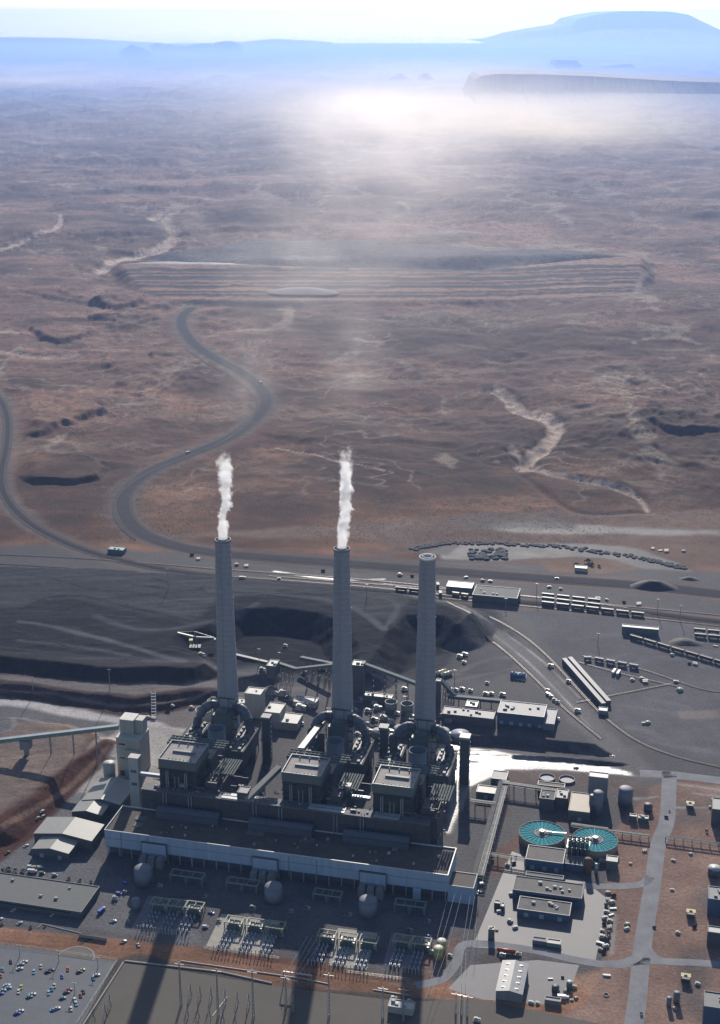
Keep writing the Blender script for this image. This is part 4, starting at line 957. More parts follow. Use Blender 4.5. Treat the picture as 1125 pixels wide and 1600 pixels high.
# ---------------------------------------------------------------- left side: coal tower, conveyor, sheds, office
p, w_, d_ = dims((181,1152), 218, 1134, 44)
t = thing('coal_tower', 'stepped cream coal transfer tower where the long left conveyor ends', 'tower', (p.x, p.y, 0), A)
part('lower_block', MB().box(0, w_, 0, d_, 0, 43.6), M_CREAM, t)
part('upper_block', MB().box(1, w_*.62, d_*.35, d_*.95, 44.3, 60), M_CREAM, t); part('upper_block', MB().box(w_*.62 + .003, w_*.96, d_*.5, d_*.95, 44.3, 59.5), M_CREAM, t)
for a in ((-.3, w_+.3, -.3, d_+.3, 43.603, 44.297), (.7, w_*.62+.3, d_*.35-.3, d_*.95+.3, 60.003, 60.6)): part('roof', MB().box(*a), mat('cream_roof', (.50,.48,.42), .55), t)
part('front_step', MB().box(w_*.42, w_*.95, -5, -.003, 0, 33).box(w_*.45, w_*.9, -9, -5.003, 0, 24), M_CREAM, t)
for z in (20, 36): part('window', MB().box(w_*.1, w_*.38, -.08, .02, z, z+1.6), MATS.get('glass_dark') or mat('glass_dark', (.03,.04,.05), .15, spec=.8), t)
part('door', MB().box(w_*.1, w_*.35, -.1, .02, 0.02, 6), MATS['glass_dark'], t)
tank('round_silo', 'cream round-cornered silo at the left foot of the cream coal tower', 170, 1192, 6, 20, M_CREAM, z=0)
c0 = at(-70, 1163, 22); c1 = at(185, 1133, 47); cm = at(40, 1154, 34)
gallery('conveyor', 'long grey-green conveyor on trestles climbing from the left edge to the cream coal tower', c0, c1, 4.5, 4, M_COOL, mat('galv_roof', (.30,.36,.37), .45, .2), (.1, .25, .58, .72, .86), leg_m=M_SIDING)
q_ = c0.lerp(c1, (40+70)/255); b_ = MB().box(-5, 5, -5, 5, q_.z-14-gz(q_.x,q_.y), q_.z-4.2-gz(q_.x,q_.y)).box(-2, 2, -2, 2, 0, q_.z-14.003-gz(q_.x,q_.y))
solo('drive_house', 'small grey drive house hanging under the long left conveyor', 'hut', b_, M_SIDING, (q_.x, q_.y, gz(q_.x, q_.y)), A)
M_SHED = mat('shed_roof', (.27,.265,.235), .5, var=.08)
bldg('warehouse', 'nearest grey gabled shed of the row, by the parked vans', (50,1326), 107, 1303, 8, M_DKSID, M_SHED, gab=('y', 3), doors=2)
bldg('warehouse', 'widest grey gabled shed, second from the near end of the row', (53,1302), 143, 1277, 10, M_DKSID, M_SHED, gab=('y', 4), units=0)
bldg('warehouse', 'narrow grey gabled shed in the middle of the row', (112,1268), 158, 1250, 9, M_DKSID, M_SHED, gab=('y', 3))
bldg('warehouse', 'farthest grey gabled shed, in the shadow of the cream coal tower', (128,1250), 188, 1216, 10, M_DKSID, M_SHED, gab=('y', 4))
bldg('office_building', 'long low office with a wide grey flat roof beside the car park', (-150,1385), 127, 1347, 6.5, M_DKSID, mat('office_roof', (.105,.112,.108), .75, var=.08), winrow=1, units=5, coping=M_GREEN, band=1.0)
for (a, b_, c, dd, h, m, lb, kw) in [
  ((382,1083), 407, 1073, None, 30, M_CREAM, 'tall cream block behind the left chimney', {}),
  ((413,1112), 437, 1097, None, 17, M_CREAM, 'medium cream block to the right of the taller cream block', {}),
  ((427,1127), 464, 1112, None, 9, M_CREAM, 'low wide cream block in front of the medium cream block', {}),
  ((458,1096), 493, 1087, None, 6, M_CREAM, 'long low white-roofed shed behind the cream blocks', {}),
  ((365,1097), 382, 1090, None, 12, M_CREAM, 'small cream annex beside the tall cream block', {})]:
    bldg('plant_block', lb, a, b_, c, h, m, M_CREAM, winrow=0, doors=1, units=1, **kw)
tank('ash_silo', 'nearer of the two open cream silos beside the left chimney', 319, 1108, 9.6, 17, M_CREAM, open_top=M_TAN, group='open cream silos')
tank('ash_silo', 'farther of the two open cream silos beside the left chimney', 337, 1095, 9.6, 17, M_CREAM, open_top=M_TAN, group='open cream silos')
c = at(240,1103,4); b_ = MB()
for k in range(9): b_.box(-2.5, 2.5, k*5-22, k*5-20, .2 - 0, 1.0)
b_.beam((-2.5,-24,.5),(-2.5,24,.5),.5).beam((2.5,-24,.5),(2.5,24,.5),.5)
o = solo('slope_stair', 'pale ladder-like stair running down the dark embankment', 'stairs', b_, M_GALV, (c.x, c.y, 4.5), R(-8)); o.rotation_euler = (R(17), 0, R(8))
# ---------------------------------------------------------------- yard in front of the turbine hall
for i, (px, py, lb) in enumerate([(223,1357,'leftmost large grey-blue tank in front of the turbine hall'), (427,1385,'middle large grey-blue tank in front of the turbine hall'), (575,1406,'rightmost large grey-blue tank in front of the turbine hall')]):
    tank('water_tank', lb, px, py, 8.0, 15, M_TANKB, z=0, top='dome', group='large tanks in front of the turbine hall')
tank('small_tank', 'small slim grey tank left of the shaded transformers', 212, 1405, 3.6, 10, M_TANKB, z=0, top='dome')
tank('dome_tank', 'nearer of the two cream dome-topped tanks by the curved road', 685, 1481, 4.2, 10, M_YEL, z=0, top='dome', lid=mat('cream_dome', (.50,.48,.34), .5), group='cream dome-topped tanks')
tank('dome_tank', 'farther of the two cream dome-topped tanks by the curved road', 690, 1470, 4.2, 10, M_YEL, z=0, top='dome', lid=MATS['cream_dome'], group='cream dome-topped tanks')
lot('transformer_bed', [(346,1428),(438,1440),(416,1492),(322,1478)], mat('pale_bed', (.36,.33,.27), .8), .07)
lot('transformer_bed', [(528,1450),(590,1458),(572,1516),(513,1508)], MATS['pale_bed'], .07)
lot('transformer_bed', [(232,1400),(304,1408),(282,1462),(205,1452)], mat('grey_bed', (.16,.15,.17), .8), .07)  # darker copy of the pale bed: its shade is put into the colour
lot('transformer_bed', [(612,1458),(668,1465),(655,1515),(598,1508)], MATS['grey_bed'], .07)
def transformer(loc, label):
    t = thing('transformer', label, 'transformer', loc, A, 'big transformers in front of the turbine hall')
    part('blast_frame', MB().ring(-8, 8, 14, 25, 7.4, 8.2, .9).beam((-7.6,14.4,0),(-7.6,14.4,7.4),.8).beam((7.6,14.4,0),(7.6,14.4,7.4),.8).beam((-7.6,24.6,0),(-7.6,24.6,7.4),.8).beam((7.6,24.6,0),(7.6,24.6,7.4),.8).beam((0,14.4,7.6),(0,24.6,7.6),.7), mat('frame_cream', (.25,.27,.19), .6), t)
    part('body', MB().box(-5, 5, 15.5, 23, .3, 5.2).box(-4.5, 4.5, 16, 22.5, 5.2, 6), M_GREEN, t)
    for s_ in (-1, 1):
        b_ = MB()
        for k in range(6): b_.box(s_*5.2 - .2, s_*5.2 + .2 + s_*1.3, 15.8+k*1.2, 16.5+k*1.2, .6, 4.8)
        part('radiator', b_, M_GALV, t)
    for k in range(3): part('bushing', MB().lathe(-3+k*3, 17, [(.55,6),(.3,7),(.5,7.3),(.25,8.4),(.45,8.6),(.15,10)], 10), M_SIDING, t)
    for r_ in range(4):
        for k in range(3):
            b_ = MB(); x_ = -4.5 + k*3.6; y_ = 10 - r_*6.5; b_.box(x_-.9, x_+.9, y_-.9, y_+1.4, .1, 2.6).lathe(x_, y_, [(.45,2.6),(.25,3.6),(.45,3.8),(.2,5.4)], 8)
            part('breaker', b_, mat('breaker_blue', (.22,.26,.33), .4), t)
    for k in range(6):
        b_ = MB(); x_ = -7.2 + k*2.9; b_.beam((x_, -16, 0), (x_, -16, 4.5), .45).lathe(x_, -16, [(.5,4.5),(.4,6.0)], 8); part('insulator_post', b_, M_CREAM, t)
    return t
tr = []
TP = [(356,1470,'on the pale bed, nearest the parked van'), (389,1474,'in the middle of the wide pale bed'), (421,1478,'at the right end of the wide pale bed'),
      (535,1497,'left on the narrow pale bed between two shadows'), (568,1501,'right on the narrow pale bed between two shadows'), (502,1492,'in the dark shadow of the middle chimney'),
      (238,1440,'leftmost, in deep shade on a shade-toned bed'), (266,1443,'in deep shade in the middle of the shade-toned bed'), (293,1446,'in deep shade at the right end of the shade-toned bed'), (622,1500,'in shade left of the broad right shadow'), (652,1504,'in shade beside the broad right shadow')]
for i, (px, py, lb) in enumerate(TP):
    c = at(px, py, 0); lb = 'transformer and breakers ' + lb
    tr.append(transformer(c, lb) if i == 0 else copy_thing(tr[0], c, A, lb))
def frame3(px, py, w_, d_, h, lb):
    c = at(px, py, h); t = thing('bus_gantry', lb, 'frame', (c.x, c.y, 0), A, 'steel bus frames at the foot of the hall wall')
    part('top_frame', MB().ring(0, w_, 0, d_, h-.9, h, .9).beam((w_*.33,.5,h-.5),(w_*.33,d_-.5,h-.5),.6).beam((w_*.66,.5,h-.5),(w_*.66,d_-.5,h-.5),.6), M_COOL, t)
    for x_ in (.5, w_*.5, w_-.5):
        for y_ in (.5, d_-.5): part('leg', MB().beam((x_, y_, 0), (x_, y_, h-.9), .8), M_COOL, t)
        part('stack_unit', MB().box(x_-2 if x_ > 1 else x_, x_+2 if x_ < w_-1 else x_, 1.2, 5, 0, h*.55).cyl(x_, 3, h*.55, h*.8, 1.2, 10), M_GREEN, t)
frame3(264,1366,32,10,9,'green-grey frame left of the hall canopies, nearest the left tank'); frame3(352,1378,30,10,9,'green-grey frame at the hall wall between the left and middle tanks'); frame3(615,1412,28,10,9,'green-grey frame at the hall wall right of the right tank'); frame3(488,1396,26,10,8,'green-grey frame half hidden in shade beside the middle canopies')
rr = random.Random(12)
M_EQ = [M_COOL, M_SIDING, M_GREEN, M_WHITE, M_BLUE, M_CREAM]
def skid(px, py, lb, s=3.0, m=None, cat='machine', name='equipment_skid', group=None, rz=A, seed=0):
    """a small piece of plant: base, casing, pipe and post"""
    c = G(px, py); r_ = random.Random(px * 7.1 + py * 3.3 + seed); t = thing(name, lb, cat, c, rz, group); m = m or M_EQ[r_.randrange(len(M_EQ))]
    part('base', MB().box(-s, s, -s*.6, s*.6, 0, .5), M_CONC2, t)
    part('casing', MB().box(-s*.8, s*.2, -s*.45, s*.45, .5, .5+s*.75).box(-s*.6, 0, -s*.3, s*.3, .5+s*.75, .5+s*.95), m, t)
    part('vessel', MB().tube([(s*.3, 0, .9+s*.3), (s*.95, 0, .9+s*.3)], s*.32, 10), M_GALV, t)
    part('pipe', MB().tube([(s*.1, -s*.4, .8), (s*.1, -s*.4, .6+s*1.0), (s*.8, -s*.4, .6+s*1.0)], s*.07+.1, 6), M_YEL if r_.random() < .4 else M_PIPE, t)
    return t
for (px, py, nm) in [(262,1410,'shaded, right of the slim tank'), (180,1405,'left of the slim tank'), (278,1428,'in the shade between transformers'), (440,1462,'right of the wide pale bed'), (200,1440,'beside the white pickup'), (455,1425,'round, in deep shade right of the middle tank'),
                     (320,1402,'shaded, left of the middle tank'), (395,1420,'shaded, below the middle tank'), (480,1420,'shaded, right of the middle tank'), (545,1430,'shaded, left of the right tank'), (668,1440,'shaded, near the annex'), (640,1455,'shaded, below the right frame'),
                     (195,1395,'close to the left tank'), (250,1385,'behind the slim tank'), (342,1440,'at the left end of the wide pale bed'), (676,1490,'left of the dome tanks'), (703,1494,'right of the dome tanks')]:
    skid(px, py, 'small grey-green equipment unit ' + nm, rr.uniform(2, 3.6), cat='equipment')
# ---------------------------------------------------------------- vehicles
def car_parts(t, paint_m, kind='car'):
    L, Wd, Hh = {'car': (5.7, 2.25, 1.55), 'pickup': (6.0, 2.3, 1.9), 'van': (5.2, 2.1, 2.2), 'truck': (9.5, 2.6, 3.2)}[kind]
    wm = mat('tyre', (.02,.02,.02), .9); gm_ = MATS['glass_dark']
    def sec(xs, z0, zs, y=Wd/2, tw=.12):
        b_ = MB(); V = []; n = len(xs)
        for s_ in (-1, 1): V += [(x, s_*(y - tw*(z - z0)), z) for x, z in zip(xs, zs)]
        b_.add(V, [tuple(range(n)), tuple(range(n, 2*n))[::-1]] + [(i, n+i, n+(i+1)%n, (i+1)%n) for i in range(n)][:]); return b_
    if kind == 'car':
        part('body', sec([-L/2, -L/2, -L*.30, L*.16, L*.47, L/2, L/2], .35, [.4, .92, 1.0, 1.0, .84, .7, .4]), paint_m, t)
        part('cabin', sec([-L*.36, -L*.22, L*.06, L*.2], .98, [.99, Hh-.03, Hh-.03, .99], Wd/2-.12, .3), gm_, t)
        part('roof', MB().box(-L*.21, L*.05, -Wd*.34, Wd*.34, Hh-.02, Hh+.05), paint_m, t)
    elif kind == 'pickup':
        part('body', sec([-L/2, -L/2, -L*.05, -L*.05, L*.22, L*.46, L/2, L/2], .45, [.5, 1.15, 1.15, 1.15, 1.2, 1.05, .8, .5]), paint_m, t)
        part('bed', MB().box(-L*.48, -L*.1, -Wd*.38, Wd*.38, 1.16, 1.2), wm, t)
        part('cabin', sec([-L*.06, -L*.03, L*.14, L*.24], 1.18, [1.19, Hh, Hh, 1.19], Wd/2-.1, .2), gm_, t); part('roof', MB().box(-L*.03, L*.13, -Wd*.37, Wd*.37, Hh-.02, Hh+.06), paint_m, t)
    elif kind == 'van':
        part('body', sec([-L/2, -L/2, L*.22, L*.36, L*.48, L/2], .4, [.45, Hh, Hh, 1.25, 1.05, .45], Wd/2, .04), paint_m, t)
        part('windscreen', MB().add([(L*.235,-Wd*.4,Hh-.1),(L*.235,Wd*.4,Hh-.1),(L*.37,Wd*.4,1.3),(L*.37,-Wd*.4,1.3)], [(0,1,2,3)]), gm_, t)
    else:
        part('box_body', MB().box(-L/2, L*.22, -Wd/2, Wd/2, 1.0, Hh), paint_m, t)
        part('cab', MB().box(L*.25, L*.47, -Wd*.45, Wd*.45, .7, 2.5), M_WHITE, t); part('windscreen', MB().box(L*.468, L*.475, -Wd*.4, Wd*.4, 1.6, 2.3), gm_, t); part('chassis', MB().box(-L/2, L*.47, -Wd*.3, Wd*.3, .6, .997), wm, t)
    for x_ in (-L*.31, L*.31):
        for s_ in (-1, 1):
            V = MB().tube([(x_, s_*(Wd/2-.28), .36), (x_, s_*(Wd/2-.04), .36)], .36 if kind != 'truck' else .5, 12); part('wheel', V, wm, t)
PAINT = {'white': (.62,.62,.60), 'black': (.015,.017,.02), 'red': (.42,.04,.03), 'maroon': (.17,.025,.03), 'blue': (.04,.09,.42), 'light blue': (.22,.42,.55), 'teal': (.05,.26,.28), 'yellow': (.5,.40,.05), 'silver': (.38,.40,.42), 'green': (.06,.16,.09), 'tan': (.38,.31,.20)}
protos = {}
def car(px, py, colr, ang, where, kind='car', group='cars and vans about the power station', adj=''):
    g = G(px, py); lb = f'{adj + " " if adj else ""}{colr} {kind} {where}'
    key = (colr, kind)
    if key in protos: return copy_thing(protos[key], g, R(ang), lb, group)
    t = thing('parked_' + kind, lb, kind, g, R(ang), group); car_parts(t, mat('paint_' + colr.replace(' ', '_'), PAINT[colr], .3, var=.04, spec=.6), kind); protos[key] = t; return t
LOT = [(17,1503,'black',-75,'alone at the top left of the car park'),(38,1503,'white',12,'topmost of the white ones at the top left of the car park'),(33,1507,'silver',14,'just below the white car in the top left of the car park'),(31,1514,'white',15,'second of the white pair at the top left of the car park'),
 (4,1516,'teal',-70,'at the left edge of the car park, above a red car'),(1,1525,'red',-75,'at the very left edge of the car park'),(64,1511,'silver',-80,'upper middle of the car park, right of a light blue car'),(53,1519,'light blue',-80,'upper middle of the car park, left of the black pair'),
 (80,1516,'black',15,'right half of the dark pair in the upper middle of the car park'),(75,1519,'black',15,'left half of the dark pair in the upper middle of the car park'),(106,1515,'red',-80,'bright, alone near the top of the car park'),(97,1526,'blue',-75,'bright, alone in the middle of the car park'),
 (128,1516,'tan',20,'near the top right of the car park beside a maroon car'),(124,1519,'maroon',20,'near the top right of the car park beside a tan car'),(151,1524,'white',15,'upper of the pair nearest the right corner of the car park'),(146,1529,'teal',-70,'lower of the pair nearest the right corner of the car park'),
 (11,1540,'white',15,'topmost of the cluster at the left of the car park'),(13,1544,'light blue',15,'second in the cluster at the left of the car park'),(5,1548,'silver',15,'third in the cluster at the left of the car park'),(1,1553,'blue',15,'lowest in the cluster at the left of the car park'),
 (33,1543,'yellow',-80,'only yellow one in the car park'),(29,1550,'white',-80,'just below the yellow car'),(85,1541,'silver',-75,'topmost of the three in a slanting row mid car park'),(81,1546,'teal',-75,'middle of the three in a slanting row mid car park'),(76,1552,'light blue',-80,'lowest of the three in a slanting row mid car park'),
 (51,1554,'white',15,'right half of a pair in the lower left middle of the car park'),(46,1558,'teal',15,'left half of a pair in the lower left middle of the car park'),(108,1547,'maroon',20,'upper half of the dark red pair in the right middle'),(104,1551,'maroon',20,'lower half of the dark red pair in the right middle'),
 (98,1560,'teal',15,'alone below the dark red pair'),(130,1550,'black',-65,'near the right fence of the car park, above a maroon car'),(126,1556,'maroon',-75,'near the right fence of the car park, below a black car'),(117,1563,'white',-70,'upper half of the pale pair near the right fence'),(119,1569,'light blue',-70,'lower half of the pale pair near the right fence'),
 (111,1577,'white',-75,'lowest one near the right fence of the car park'),(32,1580,'white',18,'right half of the lowest left pair in the car park'),(27,1584,'blue',18,'left half of the lowest left pair in the car park'),(89,1576,'white',18,'right half of the pair at the bottom middle of the car park'),(84,1578,'light blue',18,'left half of the pair at the bottom middle of the car park')]
for px, py, c_, a_, wh in LOT: car(px, py, c_, a_, wh, group='cars in the car park')
for px, py, c_, a_, wh, k_ in [(21,1423,'white',60,'parked under the left end of the office eaves','car'),(82,1430,'white',60,'parked under the middle of the office eaves','car'),(31,1443,'silver',45,'parked on the edge of the red strip by the office','car'),(0,1437,'white',45,'at the left edge of the picture below the office','car'),
 (47,1355,'white',0,'left of the row of vans by the near gabled shed','van'),(55,1356,'tan',0,'second in the row of vans by the near gabled shed','van'),(63,1356,'white',0,'right of the row of vans by the near gabled shed','van'),(51,1363,'white',-8,'long, in front of the row of vans by the near gabled shed','truck'),
 (66,1365,'green',-8,'behind the office next to the long white truck','van'),(86,1368,'silver',-10,'behind the middle of the office roof','van'),(159,1424,'blue',62,'long, standing in sun right of the office','truck'),(177,1440,'white',20,'beside the small slim tank','pickup'),(193,1472,'white',35,'left of the pair on the red strip below the shaded transformers','pickup'),
 (216,1477,'white',-65,'right of the pair on the red strip below the shaded transformers','pickup'),(321,1449,'silver',-5,'on the bare ground left of the wide pale transformer bed','van'),(330,1427,'blue',-12,'in deep shade above the wide pale transformer bed','pickup'),(196,1381,'blue',-12,'in shade below the left tank','van'),(186,1397,'blue',-10,'in shade left of the slim tank','van'),
 (670,1463,'blue',-20,'in shade left of the dome tanks','car'),(753,1382,'white',15,'on the paved road right of the annex','van'),(748,1394,'silver',10,'at the right corner of the annex','car'),(407,598,'silver',110,'on the outer bend of the winding haul road','truck'),(294,708,'silver',50,'on the winding haul road left of the left plume','truck'),
 (41,1322,'white',50,'on the road left of the near gabled shed','car'),(66,1269,'white',70,'on the grey road below the red slope','car'),(67,1276,'silver',70,'behind the white car on the grey road','car'),(59,1279,'tan',70,'on the verge of the grey road below the slope','car'),(12,1333,'green',60,'far left on the road above the office','pickup'),
 (379,904,'tan',0,'on the bare yard right of the left chimney','truck'),(900,1180+20,'tan',5,'by the wet glaring track','pickup'),(858,1087,'tan',-50,'beside the tracks right of the long dark shop','truck'),(957,1183,'white',0,'at the tip of the dark ditch','pickup'),
 (880,1560,'white',-8,'by the trailers behind the sky-lit warehouse','truck'),(866,1563,'white',-8,'left of the white truck behind the sky-lit warehouse','van')]:
    car(px, py, c_, a_, wh, k_)
# ---------------------------------------------------------------- poles, fences, walls, cables
def mast(px, py, h, lb, name='lattice_mast', w0=2.6, w1=.7, arms=0, cat='mast', group=None, m=None, rz=A, n=10, lamp=False):
    """(px, py) = foot"""
    c = G(px, py); t = thing(name, lb, cat, c, rz, group); b_ = MB(); lattice(b_, 0, 0, 0, h, w0, w1, n, .28); part('lattice', b_, m or M_GALV, t)
    for k in range(arms): z = h*(.95 - .12*k); part('crossarm', MB().beam((-4+k*.5, 0, z), (4-k*.5, 0, z), .35), m or M_GALV, t)
    if lamp: part('lamp_head', MB().box(-1.6, 1.6, -.6, .6, h, h + .9), M_WHITE, t)
    return t
def pole(px, py, h, lb, arm=True, group=None, lamp=True, name='lamp_post', cat='lamp post', r=.22):
    c = G(px, py); t = thing(name, lb, cat, c, A, group); part('post', MB().lathe(0, 0, [(r*1.5, 0), (r, h)], 8), M_GALV, t)
    if arm: part('arm', MB().beam((-1.6, 0, h-.2), (1.6, 0, h-.2), .2), M_GALV, t)
    if lamp:
        for s_ in (-1, 1): part('lamp', MB().box(s_*1.6-.5, s_*1.6+.5, -.3, .3, h-.35, h-.1), M_WHITE, t)
for px, py, w in [(31,1494,'left'),(92,1503,'second from the left'),(153,1513,'right'),(117,1553,'lower')]: pole(px, py, 11, f'thin lamp post in the car park, {w}', group='lamp posts in the car park')
for px, py, h, w in [(283,1572,42,'left of the row of switches'),(341,1590,46,'behind the second switch'),(396,1592,46,'right of the row of switches'),(447,1575,30,'left of the two at the cable portal'),(458,1582,32,'right of the two at the cable portal'),(514,1590,42,'right of the middle dark shadow'),(598,1592,30,'left of the white switch house'),(630,1597,32,'behind the white switch house')]:
    mast(px, py, h, f'thin lattice mast in the switchyard, {w}', 'lattice_mast', 1.5, .4, 1, n=12, group='lattice masts of the switchyard')
for k, (px, py) in enumerate([(298,1558),(313,1560),(330,1563),(352,1567),(371,1570),(389,1573),(147,1598),(165,1590),(172,1575),(293,1590),(310,1593),(328,1597),(349,1600),(368,1604)]):
    c = at(px, py); t = thing('disconnect_switch', 'slender grey high-voltage switch standing in the near switchyard', 'switch', c, A, 'high-voltage switches in the switchyard')
    part('stand', MB().beam((-1.2, -2, 0), (0, 0, 8), .35).beam((1.2, -2, 0), (0, 0, 8), .35).beam((0, 3, 0), (0, 0, 8), .35).beam((-.6,-1,4),(.6,-1,4),.25), M_GALV, t)
    part('insulator', MB().lathe(0, 0, [(.35, 8), (.55, 8.6), (.3, 9.2), (.5, 9.8), (.25, 10.5), (.4, 11), (.1, 13.5)], 8), M_SIDING, t); part('blade', MB().beam((0, 0, 13), (0, -5, 12), .2), M_GALV, t)
def wall_line(name, lb, line, h, th, m, cat='wall', posts=False, z=0, group=None):
    P = [Vector((*p_, 0)) for p_ in W(line, z)]; o_ = P[0].copy(); o_.z = gz(o_.x, o_.y)
    t = thing(name, lb, cat, o_, 0, group) if posts else None; b_ = MB(); pm = MB()
    pts = []
    for a, c in zip(P[:-1], P[1:]):
        n = max(1, int((c - a).length / 8))
        for k in range(n): q_ = a.lerp(c, k/n); pts.append(Vector((q_.x, q_.y, gz(q_.x, q_.y))) - o_)
    q_ = P[-1]; pts.append(Vector((q_.x, q_.y, gz(q_.x, q_.y))) - o_)
    for a, c in zip(pts[:-1], pts[1:]):
        if posts:
            b_.beam(a + Vector((0,0,h)), c + Vector((0,0,h)), .12); b_.beam(a + Vector((0,0,h*.5)), c + Vector((0,0,h*.5)), .08); b_.beam(a + Vector((0,0,.15)), c + Vector((0,0,.15)), .08)
        else: b_.beam(a + Vector((0,0,h/2-.1)), c + Vector((0,0,h/2-.1)), th, h+.2)
    if posts:
        part('rail', b_, m, t)
        for a in pts[:90]: part('post', MB().beam(a, a + Vector((0,0,h+.2)), .16), m, t)
        return t
    return solo(name, lb, cat, b_, m, o_, 0, group)
wall_line('low_wall', 'pale concrete wall along the top of the near switchyard', [(195,1502),(345,1519),(425,1537)], 1.0, 1.2, M_CONC2)
wall_line('low_wall', 'pale concrete wall running down between car park and switchyard', [(193,1504),(128,1605)], .9, 1.2, M_CONC2)
wall_line('pipeline', 'thin pale pipeline crossing the red strip', [(283,1502),(380,1516),(475,1530),(513,1538)], .8, .5, M_WHITE, 'pipeline'); wall_line('pipeline', 'short pale pipe on the red strip right of the middle shadow', [(583,1547),(640,1556)], .8, .5, M_WHITE, 'pipeline')
wall_line('fence', 'wire fence along the top edge of the car park', [(-60,1467),(182,1500)], 2.2, .1, M_GALV, 'fence', True); wall_line('fence', 'wire fence down the right edge of the car park', [(184,1500),(120,1600)], 2.2, .1, M_GALV, 'fence', True)
wall_line('fence', 'wire fence below the transformer beds', [(318,1482),(436,1498)], 2.2, .1, M_GALV, 'fence', True); wall_line('fence', 'wire fence along the far side of the red strip right of the middle shadow', [(540,1519),(640,1532)], 2.2, .1, M_GALV, 'fence', True)
wall_line('low_wall', 'pale kerb wall of the small planted bank below the office', [(60,1450),(66,1444),(90,1450),(128,1459)], .6, .6, M_CONC2); wall_line('pipeline', 'pale pipe lying across the switchyard, left of the middle shadow', [(355,1558),(332,1588)], .5, .6, M_WHITE, 'pipeline')
c = at(118, 1497); b_ = MB(); b_.prism([(15*cos(a)*1.0, 15*sin(a)) for a in [k*pi/16 for k in range(17)]], .0, .12); o = raw('plaza', b_.V, b_.F, mat('plaza_gravel', (.20,.175,.15), .9, spec=.1), kind='structure'); o.location = (c.x, c.y, .02); o.rotation_euler = (0, 0, A)
b_ = MB().prism([(16*cos(a), 16*sin(a)) for a in [k*pi/16 for k in range(17)]] + [(15*cos(a), 15*sin(a)) for a in [(16-k)*pi/16 for k in range(17)]], 0, .25); solo('kerb', 'pale curved kerb round the half-circle plaza by the car park', 'kerb', b_, M_CONC2, (c.x, c.y, .02), A)
lot('path', [(122,1475),(127,1476),(146,1467),(141,1466)], M_PALE, .12)
def cable(p, q, sag, lb, r=.14, group='overhead power cables'):
    p = Vector(p); q = Vector(q); o_ = Vector((p.x, p.y, gz(p.x, p.y))); P = []
    for k in range(13): f = k/12; P.append(p.lerp(q, f) - Vector((0,0,sag*4*f*(1-f))) - o_)
    return solo('power_cable', lb, 'cable', MB().tube(P, r, 5), M_GALV, o_, 0, group)
for k in range(4): cable(at(447+k*7,1519+k*1,16), at(480+k*7,1463+k*2,12), .8, 'straight pale cable running from the middle switchyard portal up to the transformers', .13)
for k, (a, b_) in enumerate([((712,1392),(690,1470)),((722,1394),(700,1480)),((690,1470),(665,1560)),((700,1480),(672,1555)),((735,1398),(722,1480)),((742,1400),(728,1480)),((722,1480),(716,1640)),((728,1480),(724,1640)),((748,1400),(740,1480)),((700,1400),(683,1465))]):
    cable(at(*a, 14), at(*b_, 12), .5, 'long pale cable running down from the annex past the dome tanks', .12, 'cables below the annex')
t = thing('portal_frame', 'pale portal frame where cables meet left of the middle shadow', 'frame', at(443,1538,0), A)
part('beam', MB().box(0, 24, -.5, .5, 12, 13), M_GALV, t)
for x_ in (0, 12, 24): part('leg', MB().beam((x_, 0, 0), (x_, 0, 12), .6), M_GALV, t)
for k in range(6): part('insulator', MB().cyl(2+k*4, 0, 13, 15, .3, 8), M_WHITE, t)
t = thing('portal_frame', 'white-beamed portal frame at the foot of the small annex', 'frame', at(712,1406,0), A)
part('beam', MB().box(0, 20, -.4, .4, 9, 9.8), M_WHITE, t)
for x_ in (0, 10, 20): part('leg', MB().beam((x_, 0, 0), (x_, 0, 9), .5), M_BLUE, t)
for k in range(5): part('insulator', MB().cyl(1+k*4.4, 0, 9.8, 11.6, .3, 8), M_WHITE, t)
bldg('switch_house', 'white switch house with equipment at the bottom edge beside the broad right shadow', (606,1572), 645, 1560, 6, M_CREAM, M_WHITE, units=3, doors=1)
skid(615,1561,'white cabinet above the switch house',2.5,M_WHITE); skid(640,1566,'white cabinet right of the switch house',2.5,M_WHITE); skid(745,1595,'cream cabinet at the bottom edge right of the broad shadow',3,M_CREAM)
for k in range(3): mast(712+k*9, 1585+k*2, 20, 'thin lattice mast in the switchyard below the curved road', 'lattice_mast', 1.2, .4, 1, n=9, group='lattice masts of the switchyard')
